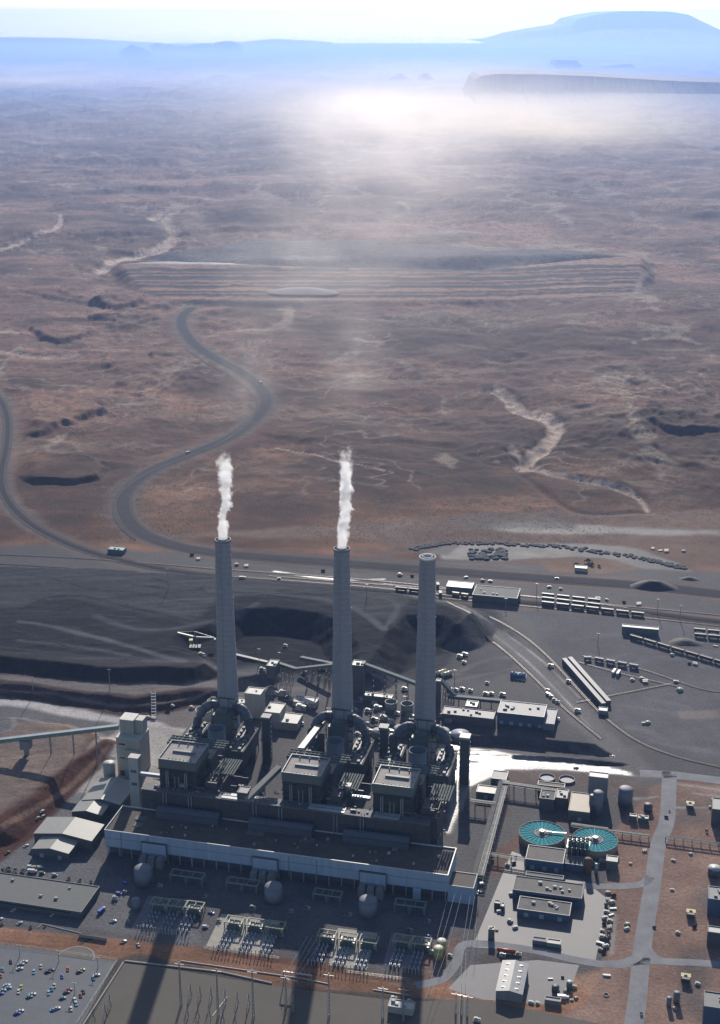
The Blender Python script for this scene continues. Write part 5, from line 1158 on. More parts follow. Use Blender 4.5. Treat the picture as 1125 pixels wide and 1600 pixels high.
# ---------------------------------------------------------------- water works on the right
def clarifier(px, py, lb, r, h, swap):
    c = at(px, py, h); t = thing('clarifier', lb, 'clarifier', (c.x, c.y, 0), 0, 'round teal clarifiers')
    part('wall', MB().lathe(0, 0, [(r, 0), (r, h), (r-.6, h), (r-.6, 2)], 64, True, False), mat('clarifier_wall', (.30,.26,.18), .8), t, True)
    part('water', MB().lathe(0, 0, [(r-.55, h-.7), (.01, h-.7)], 64, False, False), mat('teal_water', (.0,.26,.30), .7, spec=.03, var=.4, scale=.35), t)
    sp = MB(); n = 26
    for k in range(n):
        a = 2*pi*k/n; sp.beam((r*.30*cos(a), r*.30*sin(a), h-.45), ((r-.6)*cos(a), (r-.6)*sin(a), h-.45), .30, .2)
    part('launder', sp, mat('launder', (.52,.66,.66), .8, spec=.05), t)
    part('inner_ring', MB().lathe(0, 0, [(r*.33, h-1), (r*.33, h), (r*.30, h), (r*.30, h-1)], 40, False, False), M_SIDING, t)
    part('hub', MB().lathe(0, 0, [(r*.30, h-.6), (r*.1, h+.4), (r*.1, h+1.6), (.01, h+1.8)], 32, False, False), mat('hub', (.20,.20,.19), .8), t)
    s_ = -1 if swap else 1
    part('drive', MB().prism([(-3.5,0),(0,-3),(3.5,0),(0,3)], h+1.8, h+2.6), mat('drive_white', (.80,.72,.55), .4), t)
    part('drive_platform', MB().box(s_*3.5-1.5+1.5*s_, s_*3.5+1.5+1.5*s_, -1.4, 1.4, h+1.0, h+1.7).box(s_*8-1.5, s_*8+1.5, -1.2, 1.2, h+.6, h+1.4), M_WHITE, t)
    part('walkway', MB().beam((s_*4, 0, h+.9), (s_*(r+1), -2, h+.9), 1.4, .3), M_GALV, t)
    return t
clarifier(847,1301,'left of the two round teal clarifiers with white spokes', 22.0, 9, False); clarifier(930,1311,'right of the two round teal clarifiers with white spokes', 21.6, 9, True)
for args in [
 (('pump_house','brown-roofed pump house in front of the left teal clarifier'), (821,1342), 880, 1320, 10, M_BLUE, mat('pump_roof', (.14,.125,.115), .8), dict(coping=M_COOL, doors=3)),
 (('pump_house','grey flat extension right of the brown-roofed pump house'), (882,1349), 911, 1336, 7, M_BLUE, M_GRROOF, dict(coping=M_COOL)),
 (('control_building','large grey flat-roofed building with rooftop coolers, behind its smaller neighbour'), (801,1390), 909, 1368, 9, M_BLUE, mat('ctrl_roof', (.145,.14,.125), .8), dict(coping=M_SIDING, winrow=1, units=7)),
 (('control_building','small strip of flat roof behind the large grey building'), (821,1367), 880, 1361, 7, M_BLUE, MATS.get('ctrl_roof') or M_GRROOF, dict(coping=M_SIDING)),
 (('control_building','smaller grey flat-roofed building in front of the large one'), (808,1420), 890, 1400, 7, M_BLUE, M_GRROOF, dict(coping=M_CREAM, doors=3, units=6)),
 (('filter_building','tan-roofed building behind the teal clarifiers'), (888,1266), 921, 1237, 11, M_GREEN, M_TAN, dict(coping=M_TAN, doors=1)),
 (('lime_tower','tall pale block tower behind the tan-roofed building'), (920,1213), 950, 1205, 26, M_SIDING, M_WHITE, dict()),
 (('chemical_building','dark open-framed building left of the tan-roofed building'), (843,1247), 866, 1233, 13, M_DKSID, M_GRROOF, dict(units=4)),
 (('chemical_building','long pale-roofed shed behind the open-framed building'), (840,1226), 882, 1220, 8, M_GREEN, M_TANROOF, dict()),
 (('chemical_building','dark block between the open-framed building and the tan roof'), (868,1246), 886, 1232, 12, M_DKSID, M_DKSID, dict(units=3)),
 (('shed','green shed with a pale roof left of the diagonal pipe rack'), (744,1237), 775, 1226, 7, M_GREEN, M_CREAM, dict(doors=1)),
 (('shed','grey shed on the edge of the wet glaring ground'), (767,1216), 791, 1203, 6, M_GREEN, M_SIDING, dict(doors=1)),
 (('kiosk','tan-topped kiosk on the grey yard'), (772,1411), 781, 1406, 4, M_DKSID, M_CREAM, dict()),
 (('kiosk','narrow white-topped kiosk beside the tan-topped one'), (782,1416), 787.5, 1410, 4, M_DKSID, M_WHITE, dict()),
 (('site_container','left of the two blue-grey containers on the grey yard'), (832,1469), 853, 1463, 3.6, M_TANKB, M_CONC2, dict()),
 (('site_container','right of the two blue-grey containers on the grey yard'), (854,1473), 875.5, 1466, 3.6, M_COOL, M_CREAM, dict()),
 (('guard_tower','small dark green tower with a pale top on the grey yard'), (763,1452), 772, 1447, 10, M_GREEN, M_YEL, dict(units=1)),
 (('warehouse','grey warehouse with pale skylights at the bottom of the picture'), (775,1548), 816, 1501, 8, M_SIDING, mat('lightroof', (.27,.275,.27), .45), dict(gab=('y', 2.0), skylights=5)),
 (('trailer','blue-grey trailer right of the sky-lit warehouse'), (851,1562), 876, 1556, 4, M_TANKB, M_SIDING, dict()),
 (('service_house','dark block with a white roof strip at the right edge, half out of the picture'), (1106,1456), 1190, 1446, 14, M_DKSID, M_WHITE, dict()),
 (('cooling_unit','dark blue block with cream gear at the right edge, above the white roof strip'), (1107,1404), 1190, 1384, 18, M_BLUE, M_DKSID, dict(units=5)),
 (('cooling_unit','large dark blue block in the bottom right corner'), (1100,1572), 1190, 1548, 18, M_BLUE, M_DKSID, dict(units=5)),
 (('cooling_unit','dark blocky plant at the right edge beside the cross road'), (1113,1264), 1190, 1246, 18, M_DKSID, M_GREEN, dict(units=4)),
 (('hut','small hut with a white roof between tank and cross road'), (984,1275), 995, 1271, 6, M_GREEN, M_WHITE, dict()),
 (('hut','dark green hut right of the white-roofed hut'), (997,1278), 1013, 1273, 5, M_GREEN, M_COOL, dict(units=2)),
 (('rail_shop','dark boxy railway shop with four roof vents beside the tracks'), (738,929), 808, 914, 10, M_DKSID, M_GRROOF, dict(units=4, coping=M_CREAM)),
 (('rail_platform','long white-roofed shed left of the dark railway shop'), (697,916), 737, 907, 7, M_GREEN, M_WHITE, dict()),
 (('workshop','left half of the long workshop, plain dark front'), (690,1115), 771, 1103, 10, mat('plum_siding', (.085,.08,.10), .6), mat('shop_roof', (.15,.155,.165), .6), dict(units=7)),
 (('workshop','right half of the long workshop with pale doors and yellow roof vents'), (777,1113), 850, 1094, 14, M_BLUE, MATS.get('shop_roof') or M_GRROOF, dict(doors=5, units=9)),
 (('workshop','pale blue-grey lean-to at the right end of the long workshop'), (848,1130), 866, 1107, 8, M_TANKB, M_TANKB, dict()),
 (('crusher_house','glaring white box at the left end of the long workshop'), (727,1103), 745, 1094, 8, M_COOL, M_WHITE, dict(units=2)),
 (('crusher_tower','tall dark coal tower right of the middle chimney'), (549,1039), 567, 1031, 44, M_DKSID, M_GREEN, dict(units=4)),
 (('transfer_house','dark transfer house where the coal conveyors start, left of the middle chimney'), (416,1040), 430, 1030, 16, M_DKSID, M_GREEN, dict(units=3)),
 (('crusher_tower','slim dark tower hidden behind the right chimney'), (681,1064), 688, 1060, 30, M_DKSID, M_SIDING, dict()),
 (('store','green store with a white roof beside the wagons in the far right'), (972,979), 1029, 975, 9, M_GREEN, M_WHITE, dict()),
 (('desert_house','small bright white house among bushes on the desert edge'), (898,887), 917, 883, 5, M_WHITE, M_WHITE, dict()),
 (('desert_store','lone teal-walled store beside the railway curve on the left'), (168,858), 192, 853, 6, mat('teal_wall', (.08,.17,.18), .5), M_COOL, dict(units=3)),
 (('coal_store','long green shed behind the two pale tanks'), (566,1086), 612, 1081, 8, M_GREEN, M_COOL, dict(units=3)),
 ]:
    (nm, lb), fl, frx, bly, h, wm, rm, kw = args
    bldg(nm, lb, fl, frx, bly, h, wm, rm, **kw)
for px, py, r_, h, m, lid, lb in [(978,1233,7.2,16,M_TANKB,None,'lone tall grey-blue tank behind the teal clarifiers'), (935,1238,5.0,24,M_TANKB,None,'slim grey reactor tank beside the tan roof'), (926,1243,3.2,20,M_GREEN,None,'slimmer green tank beside the slim grey reactor tank'),
      (1013,1257,4.2,7,M_DKSID,None,'small dark squat tank west of the cross road'), (1117,1356,6,8,M_DKSID,M_WHITE,'dark squat tank at the right edge'), (890,1534,2.4,6,M_GREEN,M_WHITE,'small white-topped tank in the junk yard'), (868,1541,3,4,M_DKSID,None,'dark tank in the junk yard'),
      (1058,1551,2.6,9,M_TANKB,None,'small blue-grey tank west of the bottom right block'), (1046,1559,2.0,8,M_TANKB,None,'smallest blue-grey tank west of the bottom right block'),
      (627,1137,8.0,11,M_GREEN,mat('glare_lid', (.62,.60,.55), .22),'low tank with a glaring roof left of the right chimney'), (591,1141,6.5,11,M_GREEN,MATS['glare_lid'],'low grey-lidded tank behind the middle unit'), (645,1138,6.0,11,M_GREEN,MATS['glare_lid'],'low pale-lidded tank touching the right chimney'), (690,1141,8.5,11,M_GREEN,MATS['glare_lid'],'low bright-lidded tank right of the right chimney'), (719,1146,10.5,11,M_GREEN,mat('pale_lid', (.36,.37,.42), .35),'broad pale-lidded tank behind the right-hand lift tower')]:
    tank('storage_tank', lb, px, py, r_, h, m, lid=lid, top='dome' if h > 15 else 'cone')
tank('water_tank', 'left of the two pale-rimmed tanks between middle and right chimneys', 611, 1096, 6.8, 12, M_COOL, lid=M_CREAM, open_top=M_TAN, group='pale-rimmed tanks'); tank('water_tank', 'right of the two pale-rimmed tanks between middle and right chimneys', 636, 1099, 6.8, 12, M_COOL, lid=M_CREAM, open_top=M_TAN, group='pale-rimmed tanks')
tank('thickener', 'left low round thickener behind the chemical buildings', 855, 1214, 8, 2, M_CONC2, open_top=M_TANKB, rail=False, group='low round thickeners'); tank('thickener', 'right low round thickener behind the chemical buildings', 886, 1217, 8, 2, M_CONC2, open_top=M_TANKB, rail=False, group='low round thickeners')
c = at(884, 1347, 0); t = thing('filter_bank', 'bank of tall dark filter tubes between the two teal clarifiers', 'filters', (c.x, c.y, 0), A)
for i in range(5):
    for j in range(3): part('filter_tube', MB().cyl(2 + i*4, 9 + j*4.5, 0, 17, 1.5, 12).dome(2 + i*4, 9 + j*4.5, 17, 1.5, .9, 10), M_DKSID if (i+j) % 2 else M_GREEN, t)
part('walkway', MB().ring(-.5, 20.5, 6, 21, 12, 12.4, 1.2), M_GALV, t)
def rack(lb, p, q, h, wd, dense=2, step=11, m=None, cat='pipe rack'):
    p = at(*p, h); q = at(*q, h); o_ = Vector((p.x, p.y, 0)); t = thing('pipe_rack', lb, cat, o_, 0, 'pipe racks'); P = p - o_; Q = q - o_; d = (Q - P); L = d.length; d.normalize(); s_ = Vector((-d.y, d.x, 0)); s_.normalize(); n = min(24, max(2, int(L/step)))
    for k in range(n + 1):
        c = P + d * L * k / n; part('frame', MB().beam(c - s_*wd/2 - Vector((0,0,c.z)), c - s_*wd/2, .45).beam(c + s_*wd/2 - Vector((0,0,c.z)), c + s_*wd/2, .45).beam(c - s_*wd/2, c + s_*wd/2, .45).beam(c - s_*wd/2 - Vector((0,0,2.5)), c + s_*wd/2 - Vector((0,0,2.5)), .4), M_STEEL, t)
    np_ = max(2, int(wd * dense / 2)); rr_ = random.Random(int(p.x))
    for k in range(np_): f = -.42 + .84*k/(max(1, np_-1)); part('pipe', MB().tube([P + s_*wd*f + Vector((0,0,.5)), Q + s_*wd*f + Vector((0,0,.5))], rr_.uniform(.18, .42), 6), [M_SIDING, M_GREEN, M_COOL, M_STEEL][rr_.randrange(4)], t)
    for k in range(2): f = -.25 + .5*k; part('pipe', MB().tube([P + s_*wd*f - Vector((0,0,2.0)), Q + s_*wd*f - Vector((0,0,2.0))], .3, 6), M_GREEN, t)
    return t
rack('wide diagonal pipe rack from the wet ground down to the annex', (790,1220), (750,1368), 9, 8, 2); t = gallery('covered_walkway', 'grey-roofed walkway running beside the wide diagonal pipe rack', (*at(783,1220,10)[:2], 10), (*at(741,1366,10)[:2], 10), 4.0, 1.0, M_STEEL, mat('walk_roof', (.13,.135,.13), .8, spec=.1), [k/12 for k in range(13)], cat='walkway')
rack('pipe rack from the diagonal rack across to the dark chemical buildings', (786,1223), (890,1238), 10, 5); rack('pipe rack from the diagonal rack left to the boilers', (774,1256), (727,1250), 10, 6, 2, 8); rack('short pipe rack from the diagonal rack to the brown-roofed pump house', (757,1332), (820,1342), 7, 3.5)
rack('low pipe rack from the right teal clarifier to the cross road', (945,1297), (1014,1306), 5, 3, 2, 8); rack('low pipe rack running right from the cross road to the picture edge', (1040,1307), (1180,1326), 5, 3, 2, 8); rack('pipe rack behind the right teal clarifier', (893,1288), (950,1296), 8, 5)
b_ = MB()
for k, (px, py) in enumerate([(906,1345),(918,1352),(926,1350),(905,1352),(940,1346)]): skid(px, py, ['brown','squat','tall','narrow','pale'][k] + ' equipment frame below the right teal clarifier', 3.2, [M_TAN, M_SIDING, M_GREEN, M_DKSID, M_WHITE][k], cat='equipment')
bldg('dosing_tower', 'green dosing block with a pale slab top below the right teal clarifier', (947,1345), 965, 1336, 9, M_GREEN, M_COOL)
tank('slim_vessel', 'brown slim vessel in front of the right teal clarifier', 919, 1342, 3.2, 15, mat('rust', (.16,.08,.05), .8), z=0); tank('slim_vessel', 'thin steel vessel right of the brown vessel', 932, 1350, 1.6, 9, M_GALV, z=0)
# red tanker
c = at(791,1489,0); t = thing('tanker_trailer', 'long red tank trailer parked behind the sky-lit warehouse', 'trailer', c, A)
part('tank', MB().tube([(-8,0,2.6),(-7.6,0,2.6),(7.6,0,2.6),(8,0,2.6)], [.7,1.4,1.4,.7], 14), mat('red_tank', (.42,.05,.035), .4), t, True)
part('chassis', MB().box(-7.5, 7.5, -.9, .9, .9, 1.2), M_STEEL, t)
for x_ in (-6, -4.6, 5): 
    for s_ in (-1, 1): part('wheel', MB().tube([(x_, s_*.8, .5), (x_, s_*1.15, .5)], .5, 10), mat('tyre', (.02,)*3), t)
skid(810,1492,'tan box standing at the end of the red tank trailer',2.6,M_TAN); skid(785,1494,'cream pump under the red tank trailer',3.0,M_CREAM)
# yard clutter right of the grey yard, and in the blocks
rr = random.Random(3); CL = []
crates = ['stack of tan crates', 'heap of grey pipes', 'pale pallet load', 'rusty scrap bin', 'white equipment case', 'green cable drum', 'dark steel rack']
Ym = [M_TAN, M_GALV, M_CREAM, MATS['rust'], M_WHITE, M_GREEN, M_DKSID]
def clutter(px, py, kind, where, s):
    c = G(px, py); lb = f'{crates[kind]} {where}'; r_ = random.Random(px+py); a_ = R(r_.uniform(-30, 30)); b_ = MB(); m = Ym[kind]
    if kind in (0, 2): b_.box(-s, s, -s*.7, s*.7, 0, s*.6).box(-s*.8, s*.3, -s*.5, s*.5, s*.6, s*1.1).box(s*.4, s*.9, -s*.5, 0, s*.6, s*.9)
    elif kind == 1: 
        for k in range(5): b_.tube([(-s*1.3, (k-2)*s*.28, s*.2), (s*1.3, (k-2)*s*.28, s*.2)], s*.14, 6)
        for k in range(3): b_.tube([(-s*1.3, (k-1)*s*.28, s*.45), (s*1.3, (k-1)*s*.28, s*.45)], s*.14, 6)
    elif kind == 3: b_.add([(-s*.7,-s*.4,0),(s*.7,-s*.4,0),(s*.7,s*.4,0),(-s*.7,s*.4,0),(-s,-s*.6,s*.8),(s,-s*.6,s*.8),(s,s*.6,s*.8),(-s,s*.6,s*.8)], [(3,2,1,0),(0,1,5,4),(1,2,6,5),(2,3,7,6),(3,0,4,7),(0,1,2,3)])
    elif kind == 4: b_.box(-s, s, -s*.5, s*.5, 0, s*.7).box(-s*.7, s*.7, -s*.3, s*.3, s*.7, s*.9)
    elif kind == 5: b_.tube([(-s*.5, 0, s*.8), (-.35*s, 0, s*.8)], s*.8, 14).tube([(s*.35, 0, s*.8), (s*.5, 0, s*.8)], s*.8, 14).tube([(-s*.36, 0, s*.8), (s*.36, 0, s*.8)], s*.45, 12)
    else:
        for x_ in (-s, 0, s):
            for y_ in (-s*.5, s*.5): b_.beam((x_, y_, 0), (x_, y_, s), .2)
        for z in (s*.4, s): b_.box(-s, s, -s*.5, s*.5, z, z+.15)
    names = ['crate_stack', 'pipe_heap', 'pallet_load', 'scrap_bin', 'equipment_case', 'cable_drum', 'steel_rack']
    solo(names[kind], lb, names[kind].replace('_', ' ').split()[0] + ' ' + names[kind].replace('_', ' ').split()[1], b_, m, c, a_, 'materials stored in the open')
where_y = ['farthest up', 'second from the top', 'third from the top', 'upper middle', 'in the middle', 'just past the middle', 'lower middle', 'third from the bottom', 'second from the bottom', 'nearest the road']
for i in range(20):
    px = 951 - i*.8 + (9 if i % 2 else 0) + rr.uniform(-2, 2); py = 1396 + i*4.9
    clutter(px, py, (i*3 + i//7) % 7, f'in the {"right" if i % 2 else "left"} row of yard clutter, {where_y[i//2]}', rr.uniform(1.8, 2.8))
spots = [(948,1525,1,'lying on the dirt above the manhole ring'),(1050,1391,4,'on the dirt beside the top of the cross road block'),(1059,1458,2,'in the middle of the dirt block above the lower road'),(1022,1450,3,'on the dirt beside the cross road bend'),(1002,1585,5,'beside the cross road near the bottom'),(1054,1576,2,'on the dirt right of the cross road near the bottom'),
 (1079,1335,2,'in the dirt block below the right pipe rack'),(1052,1345,4,'pale, scattered near the cross road'),(1110,1262,0,'next to the dark blocky plant'),(1115,1250,4,'above the dark blocky plant'),(1041,1278,3,'at the bend of the cross road'),(1104,1300,5,'under the dark blocky plant'),(980,1445,2,'on the dirt west of the cross road'),(979,1452,4,'just below the pallet west of the cross road'),
 (1007,1330,6,'on the dirt right of the teal clarifiers'),(985,1350,2,'by the corner of the teal clarifier block'),(780,1425,4,'on the grey yard below the kiosks'),(797,1440,2,'in the row of small pale boxes on the grey yard'),(805,1450,4,'just right of the row of small pale boxes'),(770,1346,5,'under the short pipe rack'),(803,1350,3,'at the corner of the brown-roofed pump house'),(806,1340,5,'in front of the left teal clarifier'),(793,1352,2,'on the reddish patch by the pipe rack'),
 (884,1548,6,'in the junk yard below the dark tank'),(860,1530,1,'in the junk yard, left'),(879,1528,3,'in the junk yard, upper'),(897,1543,0,'in the junk yard, right'),(872,1552,5,'in the junk yard, lowest'),(820,1548,5,'against the right wall of the sky-lit warehouse'),(830,1567,4,'right of the sky-lit warehouse corner'),(840,1568,2,'between warehouse and trailer'),(893,1563,4,'bright, at the right end of the trailers'),(900,1560,0,'bright, beyond the trailers'),
 (903,1391,0,'at the right end of the large flat-roofed building'),(799,1398,2,'at the left end of the large flat-roofed building'),(776,1453,6,'beside the small dark green tower'),(1085,1450,3,'on the dirt near the white roof strip'),(1046,1268,5,'on the block right of the cross road'),(1090,1538,2,'left of the bottom right block')]
for px, py, k, wh in spots: clutter(px, py, k, wh, rr.uniform(1.3, 2.4))
for px, py, lb in [(1078,1262,'beside the dark blocky plant'),(1079,1432,'in the dirt block above the white roof strip'),(1071,1533,'in the bottom right dirt block')]:
    c = G(px, py); t = thing('equipment_canopy', 'small yellow-topped canopy over equipment ' + lb, 'canopy', c, A, 'yellow-topped canopies')
    part('canopy', MB().box(-4, 4, -2.5, 2.5, 5.5, 6).box(-1.5, 1, -1, 1, 6, 7), M_YEL, t); part('equipment', MB().box(-3.2, 3.2, -2, 2, 0, 3.4), M_DKSID, t)
    for x_ in (-3.7, 3.7):
        for y_ in (-2.2, 2.2): part('post', MB().beam((x_, y_, 0), (x_, y_, 5.5), .35), M_YEL, t)
solo('manhole_ring', 'concrete manhole ring on the dirt near the lower road', 'manhole', MB().lathe(0, 0, [(2.4,0),(2.4,.8),(1.9,.8),(1.9,.1)], 20, False, False), M_CONC2, G(947,1555), 0)
# ---------------------------------------------------------------- coal handling
def conv(lb, a, za, b_, zb, wd=4.5, bents=(.2,.4,.6,.8), m=None, rm=None): 
    p = at(*a, za); q = at(*b_, zb); return gallery('conveyor', lb, p, q, wd, 3.5, m or M_GREEN, rm or mat('conv_top', (.22,.24,.23), .75, spec=.1), bents, group='coal yard conveyors')
conv('pale conveyor from the dark transfer house towards the middle chimney', (428,1033), 18, (462,1044), 24); conv('pale conveyor passing behind the middle chimney to the tall dark coal tower', (462,1044), 24, (550,1034), 42); conv('long pale conveyor sloping down from the tall dark coal tower to the right chimney', (566,1035), 42, (655,1068), 28)
conv('short conveyor above the middle coal pit', (470,1026), 16, (520,1036), 22); conv('low conveyor right of the right chimney towards the workshop', (700,1086), 9, (785,1094), 9, 5)
conv('low conveyor from the left yard to the dark transfer house', (350,1018), 12, (418,1034), 12, 4, (.3,.6), M_DKSID, M_DKSID); conv('short conveyor leaving the dark tower hidden by the right chimney', (690,1062), 22, (712,1085), 10, 4)
# stacker left of the left chimney
c = G(305, 1012); t = thing('coal_stacker', 'green coal stacker with a long boom, left of the left chimney', 'stacker', c, 0)
part('boom', MB().beam((-22,4,18),(0,0,14),2.4).beam((0,0,14),(24,0,13),2.0), M_COOL, t); part('tower', MB().beam((-4,-4,0),(0,0,22),1).beam((4,-4,0),(0,0,22),1).beam((0,5,0),(0,0,22),1), M_GREEN, t)
part('stay', MB().beam((0,0,22),(-22,4,19.5),.3).beam((0,0,22),(22,0,14.4),.3), M_GALV, t); part('cab', MB().box(-7,-2,-3,3,6,11), M_YEL, t); part('bogie', MB().box(-7,7,-5,5,0,2.2), M_DKSID, t); part('counterweight', MB().box(20,26,-2.5,2.5,9,12), M_COOL, t)
skid(315,1025,'yellow-topped hopper below the green coal stacker',4.5,M_YEL); skid(410,1048,'green feeder near the dark transfer house',4,M_GREEN); skid(476,1052,'green hopper in the coal yard',4,M_COOL); skid(505,1045,'green feeder in front of the middle chimney',5,M_COOL); skid(446,1010,'tiny pale drive unit in the coal pit',3,M_YEL)
for px, py, h, w in [(263,922,30,'on the coal terrace left of the left chimney'),(172,1078,26,'on the road below the coal terrace'),(437,1045,22,'in the coal pit'),(405,1040,22,'left in the coal pit'),(710,1078,26,'right of the right chimney'),(573,935,20,'by the tracks right of the middle chimney'),(52,1082,20,'at the left edge of the embankment road'),(838,935,22,'beside the row of wagons'),(1062,970,22,'by the tracks on the far right'),(1027,960,22,'by the tracks left of the far right one'),(632,1105,14,'between the pale-rimmed tanks'),(790,950,14,'in front of the dark railway shop'),(934,1010,18,'between wagons and diagonal sheds')]:
    pole(px, py, h, 'thin lamp mast ' + w, group='lamp masts', name='lamp_mast', cat='lamp mast', r=.3)
for px, py, lb, s in [(718,1027,'left, in the yard right of the right chimney',4),(726,1024,'middle, in the yard right of the right chimney',4),(725,1036,'lone, above the lamp mast right of the right chimney',3),(702,1078,'left in the row before the workshop',3.5),(712,1079,'second in the row before the workshop',3),(722,1078,'third in the row before the workshop',3.5),(735,1080,'fourth in the row before the workshop',3),(759,1086,'above the workshop roof, left',4),(785,1087,'above the workshop roof, right',4),(768,1085,'above the workshop roof, middle',3),(761,1068,'on the open yard above the workshop',2.5),
      (855,1080,'topmost beside the curving tracks',3),(861,1090,'second beside the curving tracks',3),(866,1095,'third beside the curving tracks',3),(871,1098,'fourth beside the curving tracks',3),(632,1078,'behind the pale-rimmed tanks',4),(870,1125,'at the right end of the workshop lean-to',3.5),(902,1112,'at the foot of the diagonal sheds',4),(888,1066,'beside the diagonal sheds',3.5),(860,1042,'above the curving tracks',4)]:
    skid(px, py, 'small pale yard machine ' + lb, s, random.Random(px).choice([M_YEL, M_CREAM, M_TAN]), name='yard_machine')
for k in range(4):
    c = at(689+k*4.5, 1052 - (k%2)*3 + k*1.2, 3); solo('pressure_vessel', 'glinting cream horizontal vessel in the group right of the right chimney', 'vessel', MB().tube([(-3,-6,3),(-3,-5,3),(-3,5,3),(-3,6,3)], [.8,2.2,2.2,.8], 12).box(-4.2,-1.8,-4,-3,0,1.2).box(-4.2,-1.8,3,4,0,1.2), mat('glint_cream', (.60,.53,.33), .25), (c.x, c.y, gz(c.x, c.y)), R(-60), 'cream horizontal vessels', smooth=True)
lot('equipment_pad', [(800,1060),(821,1065),(823,1052),(819,1051),(817,1060)], M_CONC2, .1)
c = G(809,1059); t = thing('blue_tank', 'blue horizontal tank battery with yellow caps on the open yard', 'tank', c, A)
part('tank', MB().tube([(-9,0,3),(9,0,3)], 2.4, 14).tube([(-9,4,3),(9,4,3)], 2.2, 14), mat('blue_tank', (.05,.13,.30), .45), t, True)
for k in range(4): part('cap', MB().cyl(-7+k*4.6, 1, 5, 6.6, .9, 8), M_YEL, t)
for x_ in (-6, 6): part('saddle', MB().box(x_-.5, x_+.5, -2, 6, 0, 1.2), M_CONC2, t)
# ---------------------------------------------------------------- railway wagons
def wagon_parts(t, body_m, top_m, L=14.5):
    top_m = M_GREEN if top_m in (M_COOL, M_CREAM) else top_m
    part('hopper', MB().add([(-L*.48,-1.7,1.6),(L*.48,-1.7,1.6),(L*.48,1.7,1.6),(-L*.48,1.7,1.6),(-L*.48,-1.8,5.0),(L*.48,-1.8,5.0),(L*.48,1.8,5.0),(-L*.48,1.8,5.0)], [(3,2,1,0),(0,1,5,4),(1,2,6,5),(2,3,7,6),(3,0,4,7),(4,5,6,7)]), body_m, t)
    part('rim', MB().ring(-L*.485, L*.485, -1.88, 1.88, 5.003, 5.2, .22), top_m, t)
    rb = MB()
    for k in range(9): x_ = -L*.45 + k*L*.9/8; rb.box(x_-.1, x_+.1, -1.92, -1.8, 1.7, 4.95).box(x_-.1, x_+.1, 1.8, 1.92, 1.7, 4.95)
    part('rib', rb, body_m, t); part('underframe', MB().box(-L*.49, L*.49, -1.1, 1.1, 1.1, 1.597), M_STEEL, t)
    for x_ in (-L*.36, L*.36): part('bogie', MB().box(x_-1.2, x_+1.2, -.95, .95, .3, 1.09), M_STEEL, t)
wp = {}
def wagons(a, b_, n, key, body_m, top_m, gaplabel, z=0, L=14.5):
    p = Vector(G(*a)); q = Vector(G(*b_)); d = q - p; ang = atan2(d.y, d.x)
    ordn = ['first', 'second', 'third', 'fourth', 'fifth', 'sixth', 'seventh', 'eighth', 'ninth', 'tenth']
    for k in range(n):
        c = p.lerp(q, k / max(1, n-1)); c.z = gz(c.x, c.y) + .3; lb = f'{ordn[k]} from the left in {gaplabel}'
        kk = (key, L)
        if kk in wp: copy_thing(wp[kk], c, ang, lb)
        else: t = thing('rail_wagon', lb, 'wagon', c, ang, 'railway wagons'); wagon_parts(t, body_m, top_m, L); wp[kk] = t
M_WG = mat('wagon_green', (.06,.085,.085), .5); M_WB = mat('wagon_brown', (.06,.05,.05), .6)
wagons((856,946),(996,962),7,'g',M_WG,M_COOL,'the near row of dark wagons on the far right tracks', L=17); wagons((856,939),(928,948),4,'g',M_WG,M_COOL,'the farther row of dark wagons on the far right tracks', L=17); wagons((856,933),(928,941),4,'g',M_WG,M_COOL,'the farthest row of dark wagons, behind two others', L=17)
wagons((627,923),(648,925),2,'b',M_WB,M_YEL,'the dark pair between the middle and right chimneys', L=17); wagons((684,917),(688,930),2,'c',M_TANKB,M_COOL,'the pair just right of the right chimney', L=10); wagons((712,931),(726,933),2,'d',M_YEL,M_CREAM,'the cream pair in front of the white-roofed platform', L=10)
wagons((994,1000),(1172,1052),9,'b',M_WB,M_COOL,'the long dark string crossing the lower right yard', L=17.5); wagons((1094,996),(1136,1000),3,'g',M_WG,M_COOL,'the near row of the block cut by the right edge', L=15); wagons((1093,988),(1136,992),3,'e',M_GREEN,M_YEL,'the far row of the block cut by the right edge', L=15)
wagons((918,1032),(918,1032),1,'f',M_TANKB,M_WHITE,'the broken flat string in the lower right yard, alone', L=9); wagons((936,1034),(990,1044),4,'f',M_TANKB,M_CREAM,'the broken flat string in the lower right yard', L=11)
for a, b_, lb in [((881,1036),(943,1107),'left of the two long dark covered sheds lying diagonally beside the tracks'),((890,1034),(951,1103),'right of the two long dark covered sheds lying diagonally beside the tracks')]:
    p = Vector(G(*a)); q = Vector(G(*b_)); t = thing('train_shed', lb, 'shed', p, 0); Q = q - p
    part('body', MB().beam((0,0,3.2), Q + Vector((0,0,3.2)), 5.0, 6.4), M_DKSID, t); part('roof', MB().beam((0,0,6.6), Q + Vector((0,0,6.6)), 5.4, .35), M_SIDING, t)
bldg('gate_cabin', 'white cabin at the lower end of the diagonal sheds', (935,1110), 949, 1104, 5, M_SIDING, M_WHITE)
for px, py, lb in [(959,1052,'left'),(966,1054,'right')]:
    c = G(px, py); t = thing('box_trailer', f'white box trailer standing in the lower right yard, {lb} of the two', 'trailer', c, R(65), 'white box trailers'); part('box', MB().box(-6, 6, -1.5, 1.5, 1.1, 4.2), M_WHITE, t); part('chassis', MB().box(-6, 6, -.8, .8, .5, 1.097), M_STEEL, t)
    for x_ in (-4, 4): part('wheel', MB().tube([(x_, -1.3, .5), (x_, 1.3, .5)], .5, 10), MATS['tyre'], t)
